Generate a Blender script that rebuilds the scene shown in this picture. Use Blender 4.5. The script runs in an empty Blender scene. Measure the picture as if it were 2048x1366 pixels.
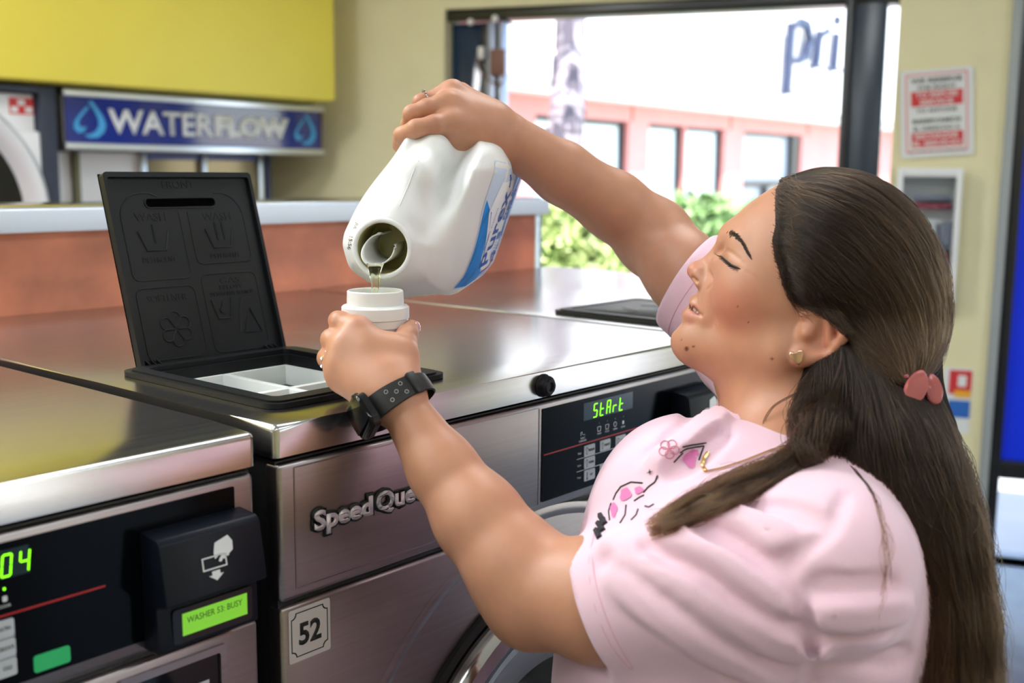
import bpy, bmesh, math, random
import numpy as np
from mathutils import Vector, Matrix, Euler
random.seed(7); rng = np.random.default_rng(7)
S = bpy.context.scene
COL = S.collection
# ------------------------------------------------------------------ camera
T = 1.22                                   # height of the washer tops above the floor (m)
F = 2224.16                                # focal length in pixels of the 2048 px wide frame
CR = np.array([[0.65377305, -0.75664616, 0.00820927], [-0.10885727, -0.1047821, -0.9885195], [0.74881967, 0.64537377, -0.15087015]])
CP = np.array([-0.5481, -0.7294, 0.208 + T])
cam = bpy.data.cameras.new('camera'); camo = bpy.data.objects.new('camera', cam); COL.objects.link(camo)
cam.sensor_width = 36; cam.lens = F / 2048 * 36; cam.clip_start = .02; cam.clip_end = 200
m4 = Matrix.Identity(4)
for i in range(3):
    m4[i][0] = CR[0][i]; m4[i][1] = -CR[1][i]; m4[i][2] = -CR[2][i]; m4[i][3] = CP[i]
camo.matrix_world = m4; S.camera = camo
cam.dof.use_dof = True; cam.dof.focus_distance = 1.06; cam.dof.aperture_fstop = 5.0
# ------------------------------------------------------------------ world, sun, exposure
W = bpy.data.worlds.new('world'); S.world = W; W.use_nodes = True
wn = W.node_tree; wn.nodes.clear()
sky = wn.nodes.new('ShaderNodeTexSky'); sky.sky_type = 'NISHITA'; sky.sun_disc = False
sky.sun_elevation = math.radians(52); sky.sun_rotation = math.radians(200)
bgn = wn.nodes.new('ShaderNodeBackground'); bgn.inputs[1].default_value = .8
wo = wn.nodes.new('ShaderNodeOutputWorld')
wn.links.new(sky.outputs[0], bgn.inputs[0]); wn.links.new(bgn.outputs[0], wo.inputs[0])
sun = bpy.data.lights.new('sun', 'SUN'); sun.energy = 14.0; sun.angle = .01; sun.color = (1, .96, .9)
suno = bpy.data.objects.new('sun', sun); COL.objects.link(suno); suno.location = (0, -8, 12)
suno.rotation_euler = Vector((.28, .42, -1.0)).to_track_quat('-Z', 'Y').to_euler()
S.view_settings.view_transform = 'Standard'; S.view_settings.look = 'None'
S.view_settings.exposure = -0.04; S.view_settings.gamma = 1.0; S.view_settings.use_curve_mapping = False
S.cycles.max_bounces = 8; S.cycles.transparent_max_bounces = 16
S.cycles.sample_clamp_indirect = 6.0
CEIL_LIGHT = 9.8
# ------------------------------------------------------------------ helpers
def ray(px, py): return CR.T @ np.array([(px - 1024) / F, (py - 683) / F, 1.0])
def P(px, py, d): return CP + ray(px, py) * d                    # point d metres in front of the lens plane
def on(px, py, o, n):
    r = ray(px, py); return CP + r * (((np.asarray(o) - CP) @ n) / (r @ n))
def lin(c):
    return tuple((x / 12.92 if x <= .04045 else ((x + .055) / 1.055) ** 2.4) for x in c)
def rgb(h):
    return lin(tuple(int(h[i:i + 2], 16) / 255 for i in (0, 2, 4)))
MATS = {}
def mat(name, col=(.5, .5, .5), rough=.5, metal=0.0, spec=.5, **k):
    if name in MATS: return MATS[name]
    if isinstance(col, str): col = rgb(col)
    m = bpy.data.materials.new(name); m.use_nodes = True; MATS[name] = m
    nt = m.node_tree; b = nt.nodes['Principled BSDF']
    b.inputs['Base Color'].default_value = (*col, 1); b.inputs['Roughness'].default_value = rough
    b.inputs['Metallic'].default_value = metal; b.inputs['Specular IOR Level'].default_value = spec
    if k.get('emit'):
        b.inputs['Emission Color'].default_value = (*(k.get('ecol') or col), 1); b.inputs['Emission Strength'].default_value = k['emit']
    if k.get('trans'):
        b.inputs['Transmission Weight'].default_value = k['trans']; b.inputs['IOR'].default_value = k.get('ior', 1.45)
    if k.get('sss'):
        b.inputs['Subsurface Weight'].default_value = k['sss']; b.inputs['Subsurface Radius'].default_value = k.get('sssr', (1, .35, .2)); b.inputs['Subsurface Scale'].default_value = k.get('ssss', .008)
    if k.get('aniso'): b.inputs['Anisotropic'].default_value = k['aniso']
    if k.get('coat'): b.inputs['Coat Weight'].default_value = k['coat']; b.inputs['Coat Roughness'].default_value = .08
    if k.get('sheen'): b.inputs['Sheen Weight'].default_value = k['sheen']; b.inputs['Sheen Roughness'].default_value = .5
    def n(t, **kw):
        x = nt.nodes.new(t)
        for a, v in kw.items(): setattr(x, a, v)
        return x
    if k.get('noise'):                                             # (scale xyz, colour spread, bump strength, rough spread)
        sc, cs, bs, rs = k['noise']
        tc = n('ShaderNodeTexCoord'); mp = n('ShaderNodeMapping'); mp.inputs['Scale'].default_value = sc
        no = n('ShaderNodeTexNoise'); no.inputs['Scale'].default_value = 1; no.inputs['Detail'].default_value = k.get('detail', 6)
        nt.links.new(tc.outputs['Object'], mp.inputs[0]); nt.links.new(mp.outputs[0], no.inputs[0])
        if cs:
            mx = n('ShaderNodeMix', data_type='RGBA'); c2 = k.get('col2')
            if isinstance(c2, str): c2 = rgb(c2)
            lo = tuple(c * (1 - cs) for c in col) if c2 is None else col; hi = tuple(min(1, c * (1 + cs)) for c in col) if c2 is None else c2
            cr = n('ShaderNodeMapRange'); cr.inputs[1].default_value = .3; cr.inputs[2].default_value = .7
            nt.links.new(no.outputs[0], cr.inputs[0])
            mx.inputs[6].default_value = (*lo, 1); mx.inputs[7].default_value = (*hi, 1)
            nt.links.new(cr.outputs[0], mx.inputs[0]); nt.links.new(mx.outputs[2], b.inputs['Base Color'])
        if rs:
            mr = n('ShaderNodeMapRange'); mr.inputs[3].default_value = max(.02, rough - rs); mr.inputs[4].default_value = rough + rs
            nt.links.new(no.outputs[0], mr.inputs[0]); nt.links.new(mr.outputs[0], b.inputs['Roughness'])
        if bs:
            bu = n('ShaderNodeBump'); bu.inputs['Strength'].default_value = bs; bu.inputs['Distance'].default_value = k.get('bdist', .002)
            nt.links.new(no.outputs[0], bu.inputs['Height']); nt.links.new(bu.outputs[0], b.inputs['Normal'])
    return m
def link(o, parent=None):
    COL.objects.link(o)
    if parent is not None:
        o.parent = parent; o.matrix_parent_inverse = MW(parent).inverted()
    return o
def MW(o):                                                         # world matrix without a depsgraph update
    m = Matrix.LocRotScale(o.location, o.rotation_euler, o.scale) if o is not camo else o.matrix_world
    return (MW(o.parent) @ o.matrix_parent_inverse @ m) if o.parent else m
def empty(name, loc, label=None, cat=None, group=None, rz=0):
    o = bpy.data.objects.new(name, None); o.empty_display_size = .05; o.location = Vector([float(v) for v in loc]); o.rotation_euler = (0, 0, rz); COL.objects.link(o)
    return tag(o, label, cat, group)
def tag(o, label=None, cat=None, group=None, kind=None):
    if label: o['label'] = label
    if cat: o['category'] = cat
    if group: o['group'] = group
    if kind: o['kind'] = kind
    return o
def meshobj(name, verts, faces, m, parent=None, smooth=False, mx=None):
    me = bpy.data.meshes.new(name); me.from_pydata([tuple(map(float, v)) for v in verts], [], [tuple(f) for f in faces]); me.update()
    return finish(name, me, m, parent, smooth, mx)
def finish(name, me, m, parent=None, smooth=False, mx=None):
    if mx is not None: me.transform(mx)
    for mm in (m if isinstance(m, (list, tuple)) else [m]): me.materials.append(mm)
    if smooth:
        for p in me.polygons: p.use_smooth = True
    o = bpy.data.objects.new(name, me)
    return link(o, parent)
class MB:                                                          # collects shapes into one mesh
    def __init__(s): s.b = bmesh.new(); s.sm = set()
    def box(s, lo, hi, bev=0, seg=2, mx=None):
        g = bmesh.ops.create_cube(s.b, size=1.0); v = g['verts']
        lo = Vector(lo); hi = Vector(hi); d = hi - lo; c = (lo + hi) / 2
        for x in v: x.co = Vector((x.co.x * d.x, x.co.y * d.y, x.co.z * d.z)) + c
        if bev:
            e = list({e for x in v for e in x.link_edges})
            r = bmesh.ops.bevel(s.b, geom=e, offset=bev, segments=seg, profile=.5, affect='EDGES')
            v = list({x for f in r['faces'] for x in f.verts} | {x for x in v if x.is_valid})
        if mx is not None: bmesh.ops.transform(s.b, matrix=mx, verts=v)
        return s
    def prism(s, pts, z0, z1, mx=None, bev=0):                     # polygon in local xy extruded from z0 to z1
        n = len(pts); a = [s.b.verts.new((p[0], p[1], z0)) for p in pts]; c = [s.b.verts.new((p[0], p[1], z1)) for p in pts]
        fs = [s.b.faces.new(c), s.b.faces.new(a[::-1])]
        for i in range(n): fs.append(s.b.faces.new((a[i], a[(i + 1) % n], c[(i + 1) % n], c[i])))
        v = a + c
        if bev:
            r = bmesh.ops.bevel(s.b, geom=list(fs[0].edges), offset=bev, segments=2, profile=.5, affect='EDGES')
            v = [x for x in v if x.is_valid] + [x for f in r['faces'] for x in f.verts]; v = list(set(v))
        if mx is not None: bmesh.ops.transform(s.b, matrix=mx, verts=v)
        return s
    def ring(s, outer, inner, z0, z1, mx=None):                    # frame between two polygons with equal counts
        n = len(outer); V = s.b.verts.new
        oa = [V((*p, z0)) for p in outer]; ob = [V((*p, z1)) for p in outer]; ia = [V((*p, z0)) for p in inner]; ib = [V((*p, z1)) for p in inner]
        for i in range(n):
            j = (i + 1) % n
            for q in ((ob[i], ob[j], ib[j], ib[i]), (oa[j], oa[i], ia[i], ia[j]), (oa[i], oa[j], ob[j], ob[i]), (ia[j], ia[i], ib[i], ib[j])): s.b.faces.new(q)
        if mx is not None: bmesh.ops.transform(s.b, matrix=mx, verts=oa + ob + ia + ib)
        return s
    def tube(s, pts, r, seg=10, cap=True, closed=False):
        pts = [Vector([float(c) for c in p]) for p in pts]; n = len(pts); rr = r if hasattr(r, '__len__') else [r] * n
        rings = []; up = None
        for i, p in enumerate(pts):
            t = (pts[(i + 1) % n] - pts[i - 1]) if closed else (pts[min(i + 1, n - 1)] - pts[max(i - 1, 0)])
            t.normalize()
            if up is None: up = t.orthogonal().normalized()
            else:
                up = up - t * up.dot(t)
                up = up.normalized() if up.length > 1e-6 else t.orthogonal().normalized()
            w = t.cross(up)
            rings.append([s.b.verts.new(p + (up * math.cos(a) + w * math.sin(a)) * rr[i]) for a in [2 * math.pi * k / seg for k in range(seg)]])
        for i in range(n if closed else n - 1):
            A, B = rings[i], rings[(i + 1) % n]
            for k in range(seg): s.b.faces.new((A[k], A[(k + 1) % seg], B[(k + 1) % seg], B[k]))
        if cap and not closed: s.b.faces.new(rings[0][::-1]); s.b.faces.new(rings[-1])
        return s
    def lathe(s, prof, seg=48, mx=None, a0=0, a1=2 * math.pi):     # profile of (r, z) around local z
        full = abs(a1 - a0 - 2 * math.pi) < 1e-6; n = seg if full else seg + 1
        R = []
        for r, z in prof:
            R.append([s.b.verts.new((r * math.cos(a0 + (a1 - a0) * k / seg), r * math.sin(a0 + (a1 - a0) * k / seg), z)) for k in range(n)] if r > 1e-7 else [s.b.verts.new((0, 0, z))])
        for A, B in zip(R[:-1], R[1:]):
            for k in range(seg):
                j = (k + 1) % n
                if len(A) == 1 and len(B) == 1: continue
                if len(A) == 1: s.b.faces.new((A[0], B[j], B[k]))
                elif len(B) == 1: s.b.faces.new((A[k], A[j], B[0]))
                else: s.b.faces.new((A[k], A[j], B[j], B[k]))
        if mx is not None: bmesh.ops.transform(s.b, matrix=mx, verts=[v for r in R for v in r])
        return s
    def out(s, name, m, parent=None, smooth=True, mx=None, angle=40):
        bmesh.ops.recalc_face_normals(s.b, faces=s.b.faces)
        me = bpy.data.meshes.new(name); s.b.to_mesh(me); s.b.free()
        o = finish(name, me, m, parent, smooth, mx)
        if smooth: me.set_sharp_from_angle(angle=math.radians(angle))
        return o
def frame_mx(o, ex, ey):                                           # local xy plane placed in the world
    ex = Vector([float(c) for c in ex]).normalized(); ey = Vector([float(c) for c in ey]); ey = (ey - ex * ey.dot(ex)).normalized(); ez = ex.cross(ey)
    m = Matrix.Identity(4)
    for i in range(3): m[i][0] = ex[i]; m[i][1] = ey[i]; m[i][2] = ez[i]; m[i][3] = float(o[i])
    return m
def rrect(x0, y0, x1, y1, r, n=5):
    pts = []
    for cx, cy, a in ((x1 - r, y1 - r, 0), (x0 + r, y1 - r, 90), (x0 + r, y0 + r, 180), (x1 - r, y0 + r, 270)):
        for k in range(n + 1):
            t = math.radians(a + 90 * k / n); pts.append((cx + r * math.cos(t), cy + r * math.sin(t)))
    return pts
def text(name, s, mx, m, parent, w=None, h=None, ext=.0006, bold=0.0, align='CENTER', shear=0.0, spacing=1.0, line=1.0):
    cu = bpy.data.curves.new(name, 'FONT'); cu.body = s; cu.align_x = align; cu.align_y = 'CENTER'; cu.offset = bold; cu.shear = shear
    cu.space_character = spacing; cu.space_line = line; cu.resolution_u = 3
    o = bpy.data.objects.new(name, cu); COL.objects.link(o)
    bpy.context.view_layer.update()
    me = bpy.data.meshes.new_from_object(o.evaluated_get(bpy.context.evaluated_depsgraph_get()))
    bpy.data.objects.remove(o); bpy.data.curves.remove(cu)
    co = np.empty(len(me.vertices) * 3); me.vertices.foreach_get('co', co); co = co.reshape(-1, 3)
    lo, hi = co.min(0), co.max(0); c = (lo + hi) / 2; d = hi - lo
    sx = w / d[0] if w else None; sy = h / d[1] if h else None
    if sx is None: sx = sy
    if sy is None: sy = sx
    x = co - c
    if align == 'LEFT': x[:, 0] = co[:, 0] - lo[0]
    if align == 'RIGHT': x[:, 0] = co[:, 0] - hi[0]
    co = np.stack([x[:, 0] * sx, x[:, 1] * sy, np.zeros(len(co))], 1); me.vertices.foreach_set('co', co.ravel())
    if ext:
        b = bmesh.new(); b.from_mesh(me)
        r = bmesh.ops.extrude_face_region(b, geom=list(b.faces))
        bmesh.ops.translate(b, vec=(0, 0, ext), verts=[g for g in r['geom'] if isinstance(g, bmesh.types.BMVert)])
        bmesh.ops.recalc_face_normals(b, faces=b.faces)
        b.to_mesh(me); b.free()
    return finish(name, me, m, parent, False, mx)
# seven segment digits, drawn as thin bars
SEG = {'0': 'abcdef', '1': 'bc', '2': 'abged', '3': 'abgcd', '4': 'fgbc', '5': 'afgcd', '6': 'afgedc', '7': 'abc', '8': 'abcdefg', '9': 'abcdfg', 'S': 'a_gcd', 't': 'fged', 'A': 'abcefg', 'r': 'eg'}
def segtext(name, s, x0, y0, cw, ch, mx, m, parent, step, slant=.12):
    b = MB(); w = cw * .17; g = w * .35
    L = {'a': (0, ch, cw, ch), 'g': (0, ch / 2, cw, ch / 2), 'd': (0, 0, cw, 0), 'f': (0, ch / 2, 0, ch), 'b': (cw, ch / 2, cw, ch), 'e': (0, 0, 0, ch / 2), 'c': (cw, 0, cw, ch / 2)}
    for i, c in enumerate(s):
        for q in SEG.get(c, ''):
            if q == '_': continue
            ax, ay, bx, by = L[q]; h = w / 2
            if ax == bx: pts = [(ax - h, ay + g), (ax + h, ay + g), (ax + h, by - g), (ax - h, by - g)]
            else: pts = [(ax + g, ay - h), (bx - g, ay - h), (bx - g, ay + h), (ax + g, ay + h)]
            b.prism([(x0 + i * step + p[0] + p[1] * slant, y0 + p[1]) for p in pts], 0, .0004)
    return b.out(name, m, parent, False, mx)
# ------------------------------------------------------------------ materials
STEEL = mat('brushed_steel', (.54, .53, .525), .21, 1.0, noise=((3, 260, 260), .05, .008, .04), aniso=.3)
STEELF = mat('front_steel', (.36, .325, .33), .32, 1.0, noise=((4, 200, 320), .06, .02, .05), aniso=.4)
CHROME = mat('polished_chrome', (.75, .75, .76), .12, 1.0)
ALU = mat('brushed_aluminium', (.62, .66, .70), .3, 1.0, noise=((3, 3, 200), .04, .02, .05))
BLACKP = mat('black_textured_plastic', (.005, .006, .0075), .45, spec=.25, noise=((900, 900, 900), 0, .12, 0), bdist=.0004)
BLACKG = mat('black_glass_panel', (.0015, .002, .003), .14, spec=.10, noise=((500, 500, 500), 0, .05, 0), bdist=.0003)
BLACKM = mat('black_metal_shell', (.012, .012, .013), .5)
GLOSSB = mat('glossy_black', (.003, .003, .004), .06, spec=.4)
WHITEP = mat('white_plastic', (.80, .81, .80), .32, sss=.15, ssss=.004, sssr=(1, 1, .9))
JUGP = mat('milky_jug_plastic', (.82, .83, .83), .36, sss=.25, ssss=.012, sssr=(1, 1, .95), noise=((350, 350, 350), 0, .04, 0), bdist=.0006)
INK = mat('black_ink', (.006, .006, .006), .5)
WHITEINK = mat('white_ink', (.75, .78, .8), .5)
REDLINE = mat('red_line_paint', (.45, .012, .015), .4)
LED = mat('green_led', (.05, .4, .02), .4, emit=2.6, ecol=(.22, 1.0, .0))
LCD = mat('green_lcd_backlight', (.2, .5, .05), .3, emit=.42, ecol=(.24, .78, .02))
BTN = mat('grey_key', (.52, .56, .62), .4)
GREENB = mat('green_key', (.02, .40, .12), .35, emit=.12, ecol=(.02, .6, .2))
# ------------------------------------------------------------------ room
GL = lambda *a: Vector([float(x) for x in a])
w_o = P(1890, 343, 4.0); w_o[2] = 0                                # window wall: a point and its run (far left -> near right)
w_u = np.array([CR[0][0] * .94 - CR[2][0] * .342, CR[0][1] * .94 - CR[2][1] * .342, 0]); w_u /= np.linalg.norm(w_u)
w_n = np.array([-w_u[1], w_u[0], 0]);  w_n = -w_n if w_n @ (CP - w_o) < 0 else w_n      # into the room
def wst(px, py):
    q = on(px, py, w_o, w_n); return (q - w_o) @ w_u, q[2]
MXW = frame_mx(w_o, w_u, (0, 0, 1))                                # local x along wall, y up, z = into the room or out
ZS = 1 if (np.cross(w_u, (0, 0, 1)) @ w_n) > 0 else -1
CEILZ = 3.0
BEIGE = mat('beige_wall_paint', 'E2DBB4', .6, noise=((6, 6, 6), .03, .05, 0))
YEL = mat('yellow_paint', 'F0E052', .5, noise=((2, 2, 2), .03, .02, 0))
FLOORM = mat('grey_floor_tile', (.16, .17, .20), .25, noise=((4, 4, 4), .25, .03, .08))
WHITEC = mat('white_ceiling', (.75, .75, .73), .8)
so1 = P(124, 165, 3.65); so2 = P(672, 203, 4.54)
b_u = so2 - so1; b_u[2] = 0; b_u /= np.linalg.norm(b_u); b_n = np.array([b_u[1], -b_u[0], 0])
if b_n @ (CP - so1) < 0: b_n = -b_n
b_o = so1 - b_n * .8; b_o[2] = 0                                   # back wall lies .8 m behind the soffit face
# corner of the back wall and window wall
A2 = np.array([[b_u[0], -w_u[0]], [b_u[1], -w_u[1]]]); sol = np.linalg.solve(A2, (w_o - b_o)[:2])
corner = b_o + b_u * sol[0]; sc0 = -sol[1] * -1
s_corner = (corner - w_o) @ w_u
MXB = frame_mx(b_o, b_u, (0, 0, 1)); ZB = 1 if (np.cross(b_u, (0, 0, 1)) @ b_n) > 0 else -1
def zz(sgn, a, b_): return (min(sgn * a, sgn * b_), max(sgn * a, sgn * b_))
def wbox(mb, mx, sgn, s0, s1, z0, z1, d0, d1, bev=0):              # box on a wall: along, up, distance into the room
    lo, hi = zz(sgn, d0, d1); return mb.box((s0, z0, lo), (s1, z1, hi), bev, mx=mx)
s_back0 = (corner - b_o) @ b_u
plan = [(-5.6, -4.2), tuple((w_o + w_u * ((-4.2 - w_o[1]) / w_u[1]) - w_n * .16)[:2]), tuple((corner - w_n * .16 - b_n * .1)[:2]), tuple((b_o + b_u * (s_back0 - 7.5) - b_n * .1)[:2])]
fl = MB().prism(plan, -.1, 0).out('floor', FLOORM, None, False); fl['kind'] = 'structure'
ce = MB().prism(plan, CEILZ, CEILZ + .1).out('ceiling', WHITEC, None, False); ce['kind'] = 'structure'
o = wbox(MB(), MXB, ZB, s_back0 - 7.5, s_back0 + .1, 0, CEILZ, -.12, 0).out('wall_back', BEIGE, None, False); o['kind'] = 'structure'
# window wall: solid left of the opening, head above it, sign wall right of it
sL, zTop = wst(889, 21); sL2, _ = wst(893, 150); sR, _ = wst(1793, 120); sD, _ = wst(2006, 560); sE = sD + 1.15
zt = wst(1200, 2)[1] * .5 + zTop * .5
mb = MB()
wbox(mb, MXW, ZS, s_corner - .1, sL, 0, CEILZ, -.16, 0)
wbox(mb, MXW, ZS, sL, sR, zt, CEILZ, -.16, 0)
wbox(mb, MXW, ZS, sR, sD, 0, CEILZ, -.16, 0)
wbox(mb, MXW, ZS, sD, sE, 2.25, CEILZ, -.16, 0)
wbox(mb, MXW, ZS, sE, sE + 1.6, 0, CEILZ, -.16, 0)
o = mb.out('wall_right', BEIGE, None, False); o['kind'] = 'structure'
# far sides of the laundry behind the lens: wall with one opening added to lay light bands on the steel, and a plain left wall
mb = MB()
for x0, x1, z0, z1 in ((-5.5, 1.7, 0, CEILZ), (2.5, 5.6, 0, CEILZ), (1.7, 2.5, 0, .08), (1.7, 2.5, 2.4, CEILZ)):
    mb.box((x0, -4.2, z0), (x1, -4.05, z1))
o = mb.out('wall_front', BEIGE, None, False); o['kind'] = 'structure'
o = MB().box((-5.6, -4.2, 0), (-5.45, 5.5, CEILZ)).out('wall_left', BEIGE, None, False); o['kind'] = 'structure'
# yellow soffit
z0 = float(so1[2])
mb = MB(); off = (so1 - b_o) @ b_n
wbox(mb, MXB, ZB, -6.5 + s_back0, float((so2 - b_o) @ b_u), z0, CEILZ, 0, off, .012)
o = mb.out('trim_1', YEL, None, True); tag(o, 'yellow bulkhead above the dryers and the blue sign', kind='structure')
# ceiling light panels
LAMP = mat('light_diffuser', (.9, .9, .9), .5, emit=CEIL_LIGHT, ecol=(.95, .98, 1))
LAMP2 = mat('bright_light_diffuser', (.9, .9, .9), .5, emit=CEIL_LIGHT * 3.4, ecol=(.97, .985, 1))
LFR = mat('light_frame_white', (.8, .8, .8), .4)
k = 0
LW = ['by the left wall, behind the lens', 'over the middle of the aisle behind the lens', 'over the front right part of the aisle', 'left of the washers, near the left wall', 'above the nearest washer', 'above the washer with the closed lid', 'in front of the dryer', 'in front of the blue sign']
for cx, cy in ((-2.6, -2.3), (-.6, -2.3), (1.4, -2.3), (-2.6, .2), (-.9, .35), (1.3, .2), (-2.6, 2.2), (-.4, 1.7)):
    t = empty('ceiling_light', (cx, cy, CEILZ), 'white flat ceiling light panel ' + LW[k], 'light', 'ceiling light panels'); k += 1
    MB().ring(rrect(cx - .62, cy - .32, cx + .62, cy + .32, .01, 2), rrect(cx - .58, cy - .28, cx + .58, cy + .28, .01, 2), CEILZ - .03, CEILZ).out('frame', LFR, t, False)
    MB().box((cx - .58, cy - .28, CEILZ - .02), (cx + .58, cy + .28, CEILZ - .012)).out('diffuser', LAMP2 if cy > 1 else LAMP, t, False)
# ---- black framed opening in the window wall
BFR = mat('black_window_frame', (.012, .013, .016), .3, noise=((3, 3, 3), .2, 0, .05))
GLASS = mat('clear_glass', (.9, .93, .95), .02, trans=1.0, ior=1.01, spec=.3)
win = empty('window_1', w_o + w_u * ((sL + sR) / 2)); win['kind'] = 'structure'; win['label'] = 'wide black framed opening with folded door leaves'
def wb(name, s0, s1, z0_, z1_, d0, d1, m, par, bev=.004):
    return wbox(MB(), MXW, ZS, s0, s1, z0_, z1_, d0, d1, bev).out(name, m, par, True)
s1000 = wst(1001, 100)[0]
wb('head_rail', sL, sR, zt - .045, zt, -.13, -.02, BFR, win)
BLUEG = mat('dark_blue_reflecting_glass', (.010, .03, .075), .08)
GREYF = mat('grey_anodised_frame', (.30, .34, .46), .35, .6)
sA, sB = wst(951, 100)[0], wst(965, 100)[0]
wb('folded_leaf', sL + .004, sA, 0, zt - .05, -.11, -.07, BLUEG, win)
wb('leaf_stile', sA, sB, 0, zt - .05, -.12, -.06, BFR, win)
sC = wst(985, 100)[0]
wb('leaf_stile', sB, sC - .008, 0, zt - .05, -.11, -.05, GREYF, win)
wb('leaf_stile', sC + .008, s1000, 0, zt - .05, -.10, -.04, GREYF, win)
wb('leaf_gap', sC - .008, sC + .008, 0, zt - .05, -.12, -.07, BFR, win)
RUST = mat('brown_hinge', (.20, .09, .07), .5)
sh0, zh0 = wst(975, 150); sh1, zh1 = wst(1005, 96)
wb('hinge', sh0, sh1, zh0, zh1, -.045, -.025, RUST, win)
KN = mat('white_knob', (.8, .8, .8), .3)
for (px, py, r) in ((987, 36, .014), (938, 43, .014)):
    s_, z_ = wst(px, py); MB().lathe([(0, -.012), (r * .7, -.01), (r, 0), (r * .7, .01), (0, .012)], 16, mx=MXW @ Matrix.Translation((s_, z_, ZS * -.015))).out('roller_knob', KN, win)
s_, z_ = wst(955, 104); wb('latch', s_ - .012, s_ + .012, z_ - .025, z_ + .025, -.06, -.03, KN, win)
def wpt(px, py, d): s_, z_ = wst(px, py); return w_o + w_u * s_ + np.array([0, 0, z_]) + w_n * d
MB().tube([wpt(x, y, -.02) for x, y in ((993, 34), (1010, 40), (1026, 52), (1040, 62))], .005, 8).out('closer_arm', BFR, win)
MB().tube([wpt(x, y, -.02) for x, y in ((950, 112), (955, 135), (968, 155), (985, 166), (1000, 166), (1007, 155), (1003, 145))], .004, 8).out('hanging_cord', RUST, win)
# right post of the opening, with a sliver of glass beside it
sp0 = wst(1684, 150)[0]; sp1 = wst(1768, 150)[0]
wb('post', sp0, sp0 + .03, 0, zt, -.13, .0, BFR, win)
NAVYG = mat('dark_navy_frame', (.02, .035, .06), .25)
wb('post', sp0 + .03, sp1, 0, zt, -.10, -.02, NAVYG, win)
wb('side_pane', sp1, sR, 0, zt, -.075, -.07, GLASS, win, 0)
# ---- door with blue panel at the right edge
dr = empty('door_1', w_o + w_u * ((sD + sE) / 2)); dr['kind'] = 'structure'; dr['label'] = 'black framed glass door with a blue upper panel'
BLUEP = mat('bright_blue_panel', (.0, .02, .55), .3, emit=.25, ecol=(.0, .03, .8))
GREYJ = mat('grey_door_jamb', (.33, .36, .38), .45)
s_j = wst(1986, 560)[0]
wb('jamb', s_j, sD, 0, 2.25, 0, .02, GREYJ, dr)
sF = wst(2030, 560)[0]
wb('stile', sD, sF, 0, 2.25, -.10, -.01, BFR, dr)
zmid = wst(2030, 945)[1]; zlow = wst(2030, 1215)[1]
wb('rail', sF, sE, zmid - .03, zmid + .035, -.10, -.01, BFR, dr)
wb('rail', sF, sE, max(zlow - .08, .0), zlow + .03, -.10, -.01, BFR, dr)
wb('upper_panel', sF, sE, zmid + .035, 2.25, -.07, -.05, BLUEP, dr, 0)
wb('lower_pane', sF, sE, zlow + .03, zmid - .03, -.075, -.07, GLASS, dr, 0)
s_b = wst(2046, 1160)[0]
zb = wst(2046, 1165)[1]
MB().tube([w_o + w_u * sF + w_n * .02 + np.array([0, 0, zb]), w_o + w_u * sE + w_n * .02 + np.array([0, 0, zb])], .02, 12).out('push_bar', CHROME, dr)
# ---- sign on the wall
WPAPER = mat('white_card', (.72, .74, .76), .5); REDP = mat('red_print', (.60, .03, .04), .5); PINKP = mat('pale_red_print', (.68, .25, .27), .5)
def quad_frame(tl, tr, bl):                                        # local frame from three points on the wall
    a, b_, c = wpt(*tl, 0), wpt(*tr, 0), wpt(*bl, 0)
    return a, b_ - a, c - a
a, eu, ev = quad_frame((1832, 144), (1980, 131), (1802, 318))
sw, sh_ = np.linalg.norm(eu), np.linalg.norm(ev)
MXS = frame_mx(a + ev + w_n * .012, eu, -ev)                       # origin at the lower left corner, y up the card
if (np.array(MXS.col[2][:3]) @ w_n) < 0: raise RuntimeError('sign frame')
MXS = MXS @ Matrix(((1, 0, 0, 0), (0, 1, 0, 0), (0, 0, 1, 0), (0, 0, 0, 1)))
sg = empty('wall_sign', a + eu / 2 + ev, 'crooked white and red notice card hung on the beige wall above the white box', 'sign')
MB().prism(rrect(0, 0, sw, sh_, .008), -.003, 0, mx=MXS).out('card', WPAPER, sg, False)
MB().ring(rrect(.018, .018, sw - .018, sh_ - .014, .003, 2), rrect(.0245, .0245, sw - .0245, sh_ - .0205, .003, 2), 0, .0006, mx=MXS).out('border', PINKP, sg, False)
def sb(name, x0, y0, x1, y1, m): return MB().box((x0 * sw, y0 * sh_, 0), (x1 * sw, y1 * sh_, .0008), mx=MXS).out(name, m, sg, False)
sb('red_band', .15, .585, .86, .755, REDP); sb('red_band', .15, .115, .86, .285, REDP)
for s_, y, ww, hh, m_ in (('WE RESERVE', .875, .70, .055, INK), ('THE RIGHT', .795, .54, .042, INK), ('TO REFUSE', .71, .58, .055, WPAPER), ('SERVICE', .63, .46, .055, WPAPER), ('TO ANYONE', .535, .56, .042, INK), ('RESERVAMOS', .415, .66, .050, INK), ('EL DERECHO A', .33, .64, .042, INK), ('RECHAZAR', .24, .60, .055, WPAPER), ('EL SERVICIO', .16, .66, .055, WPAPER), ('LEY CIVIL DE LOS DERECHOS', .065, .78, .022, INK)):
    text('lettering', s_, MXS @ Matrix.Translation((.5 * sw, y * sh_, .0009)), m_, sg, ww * sw, hh * sh_, .0004, .03)
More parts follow.
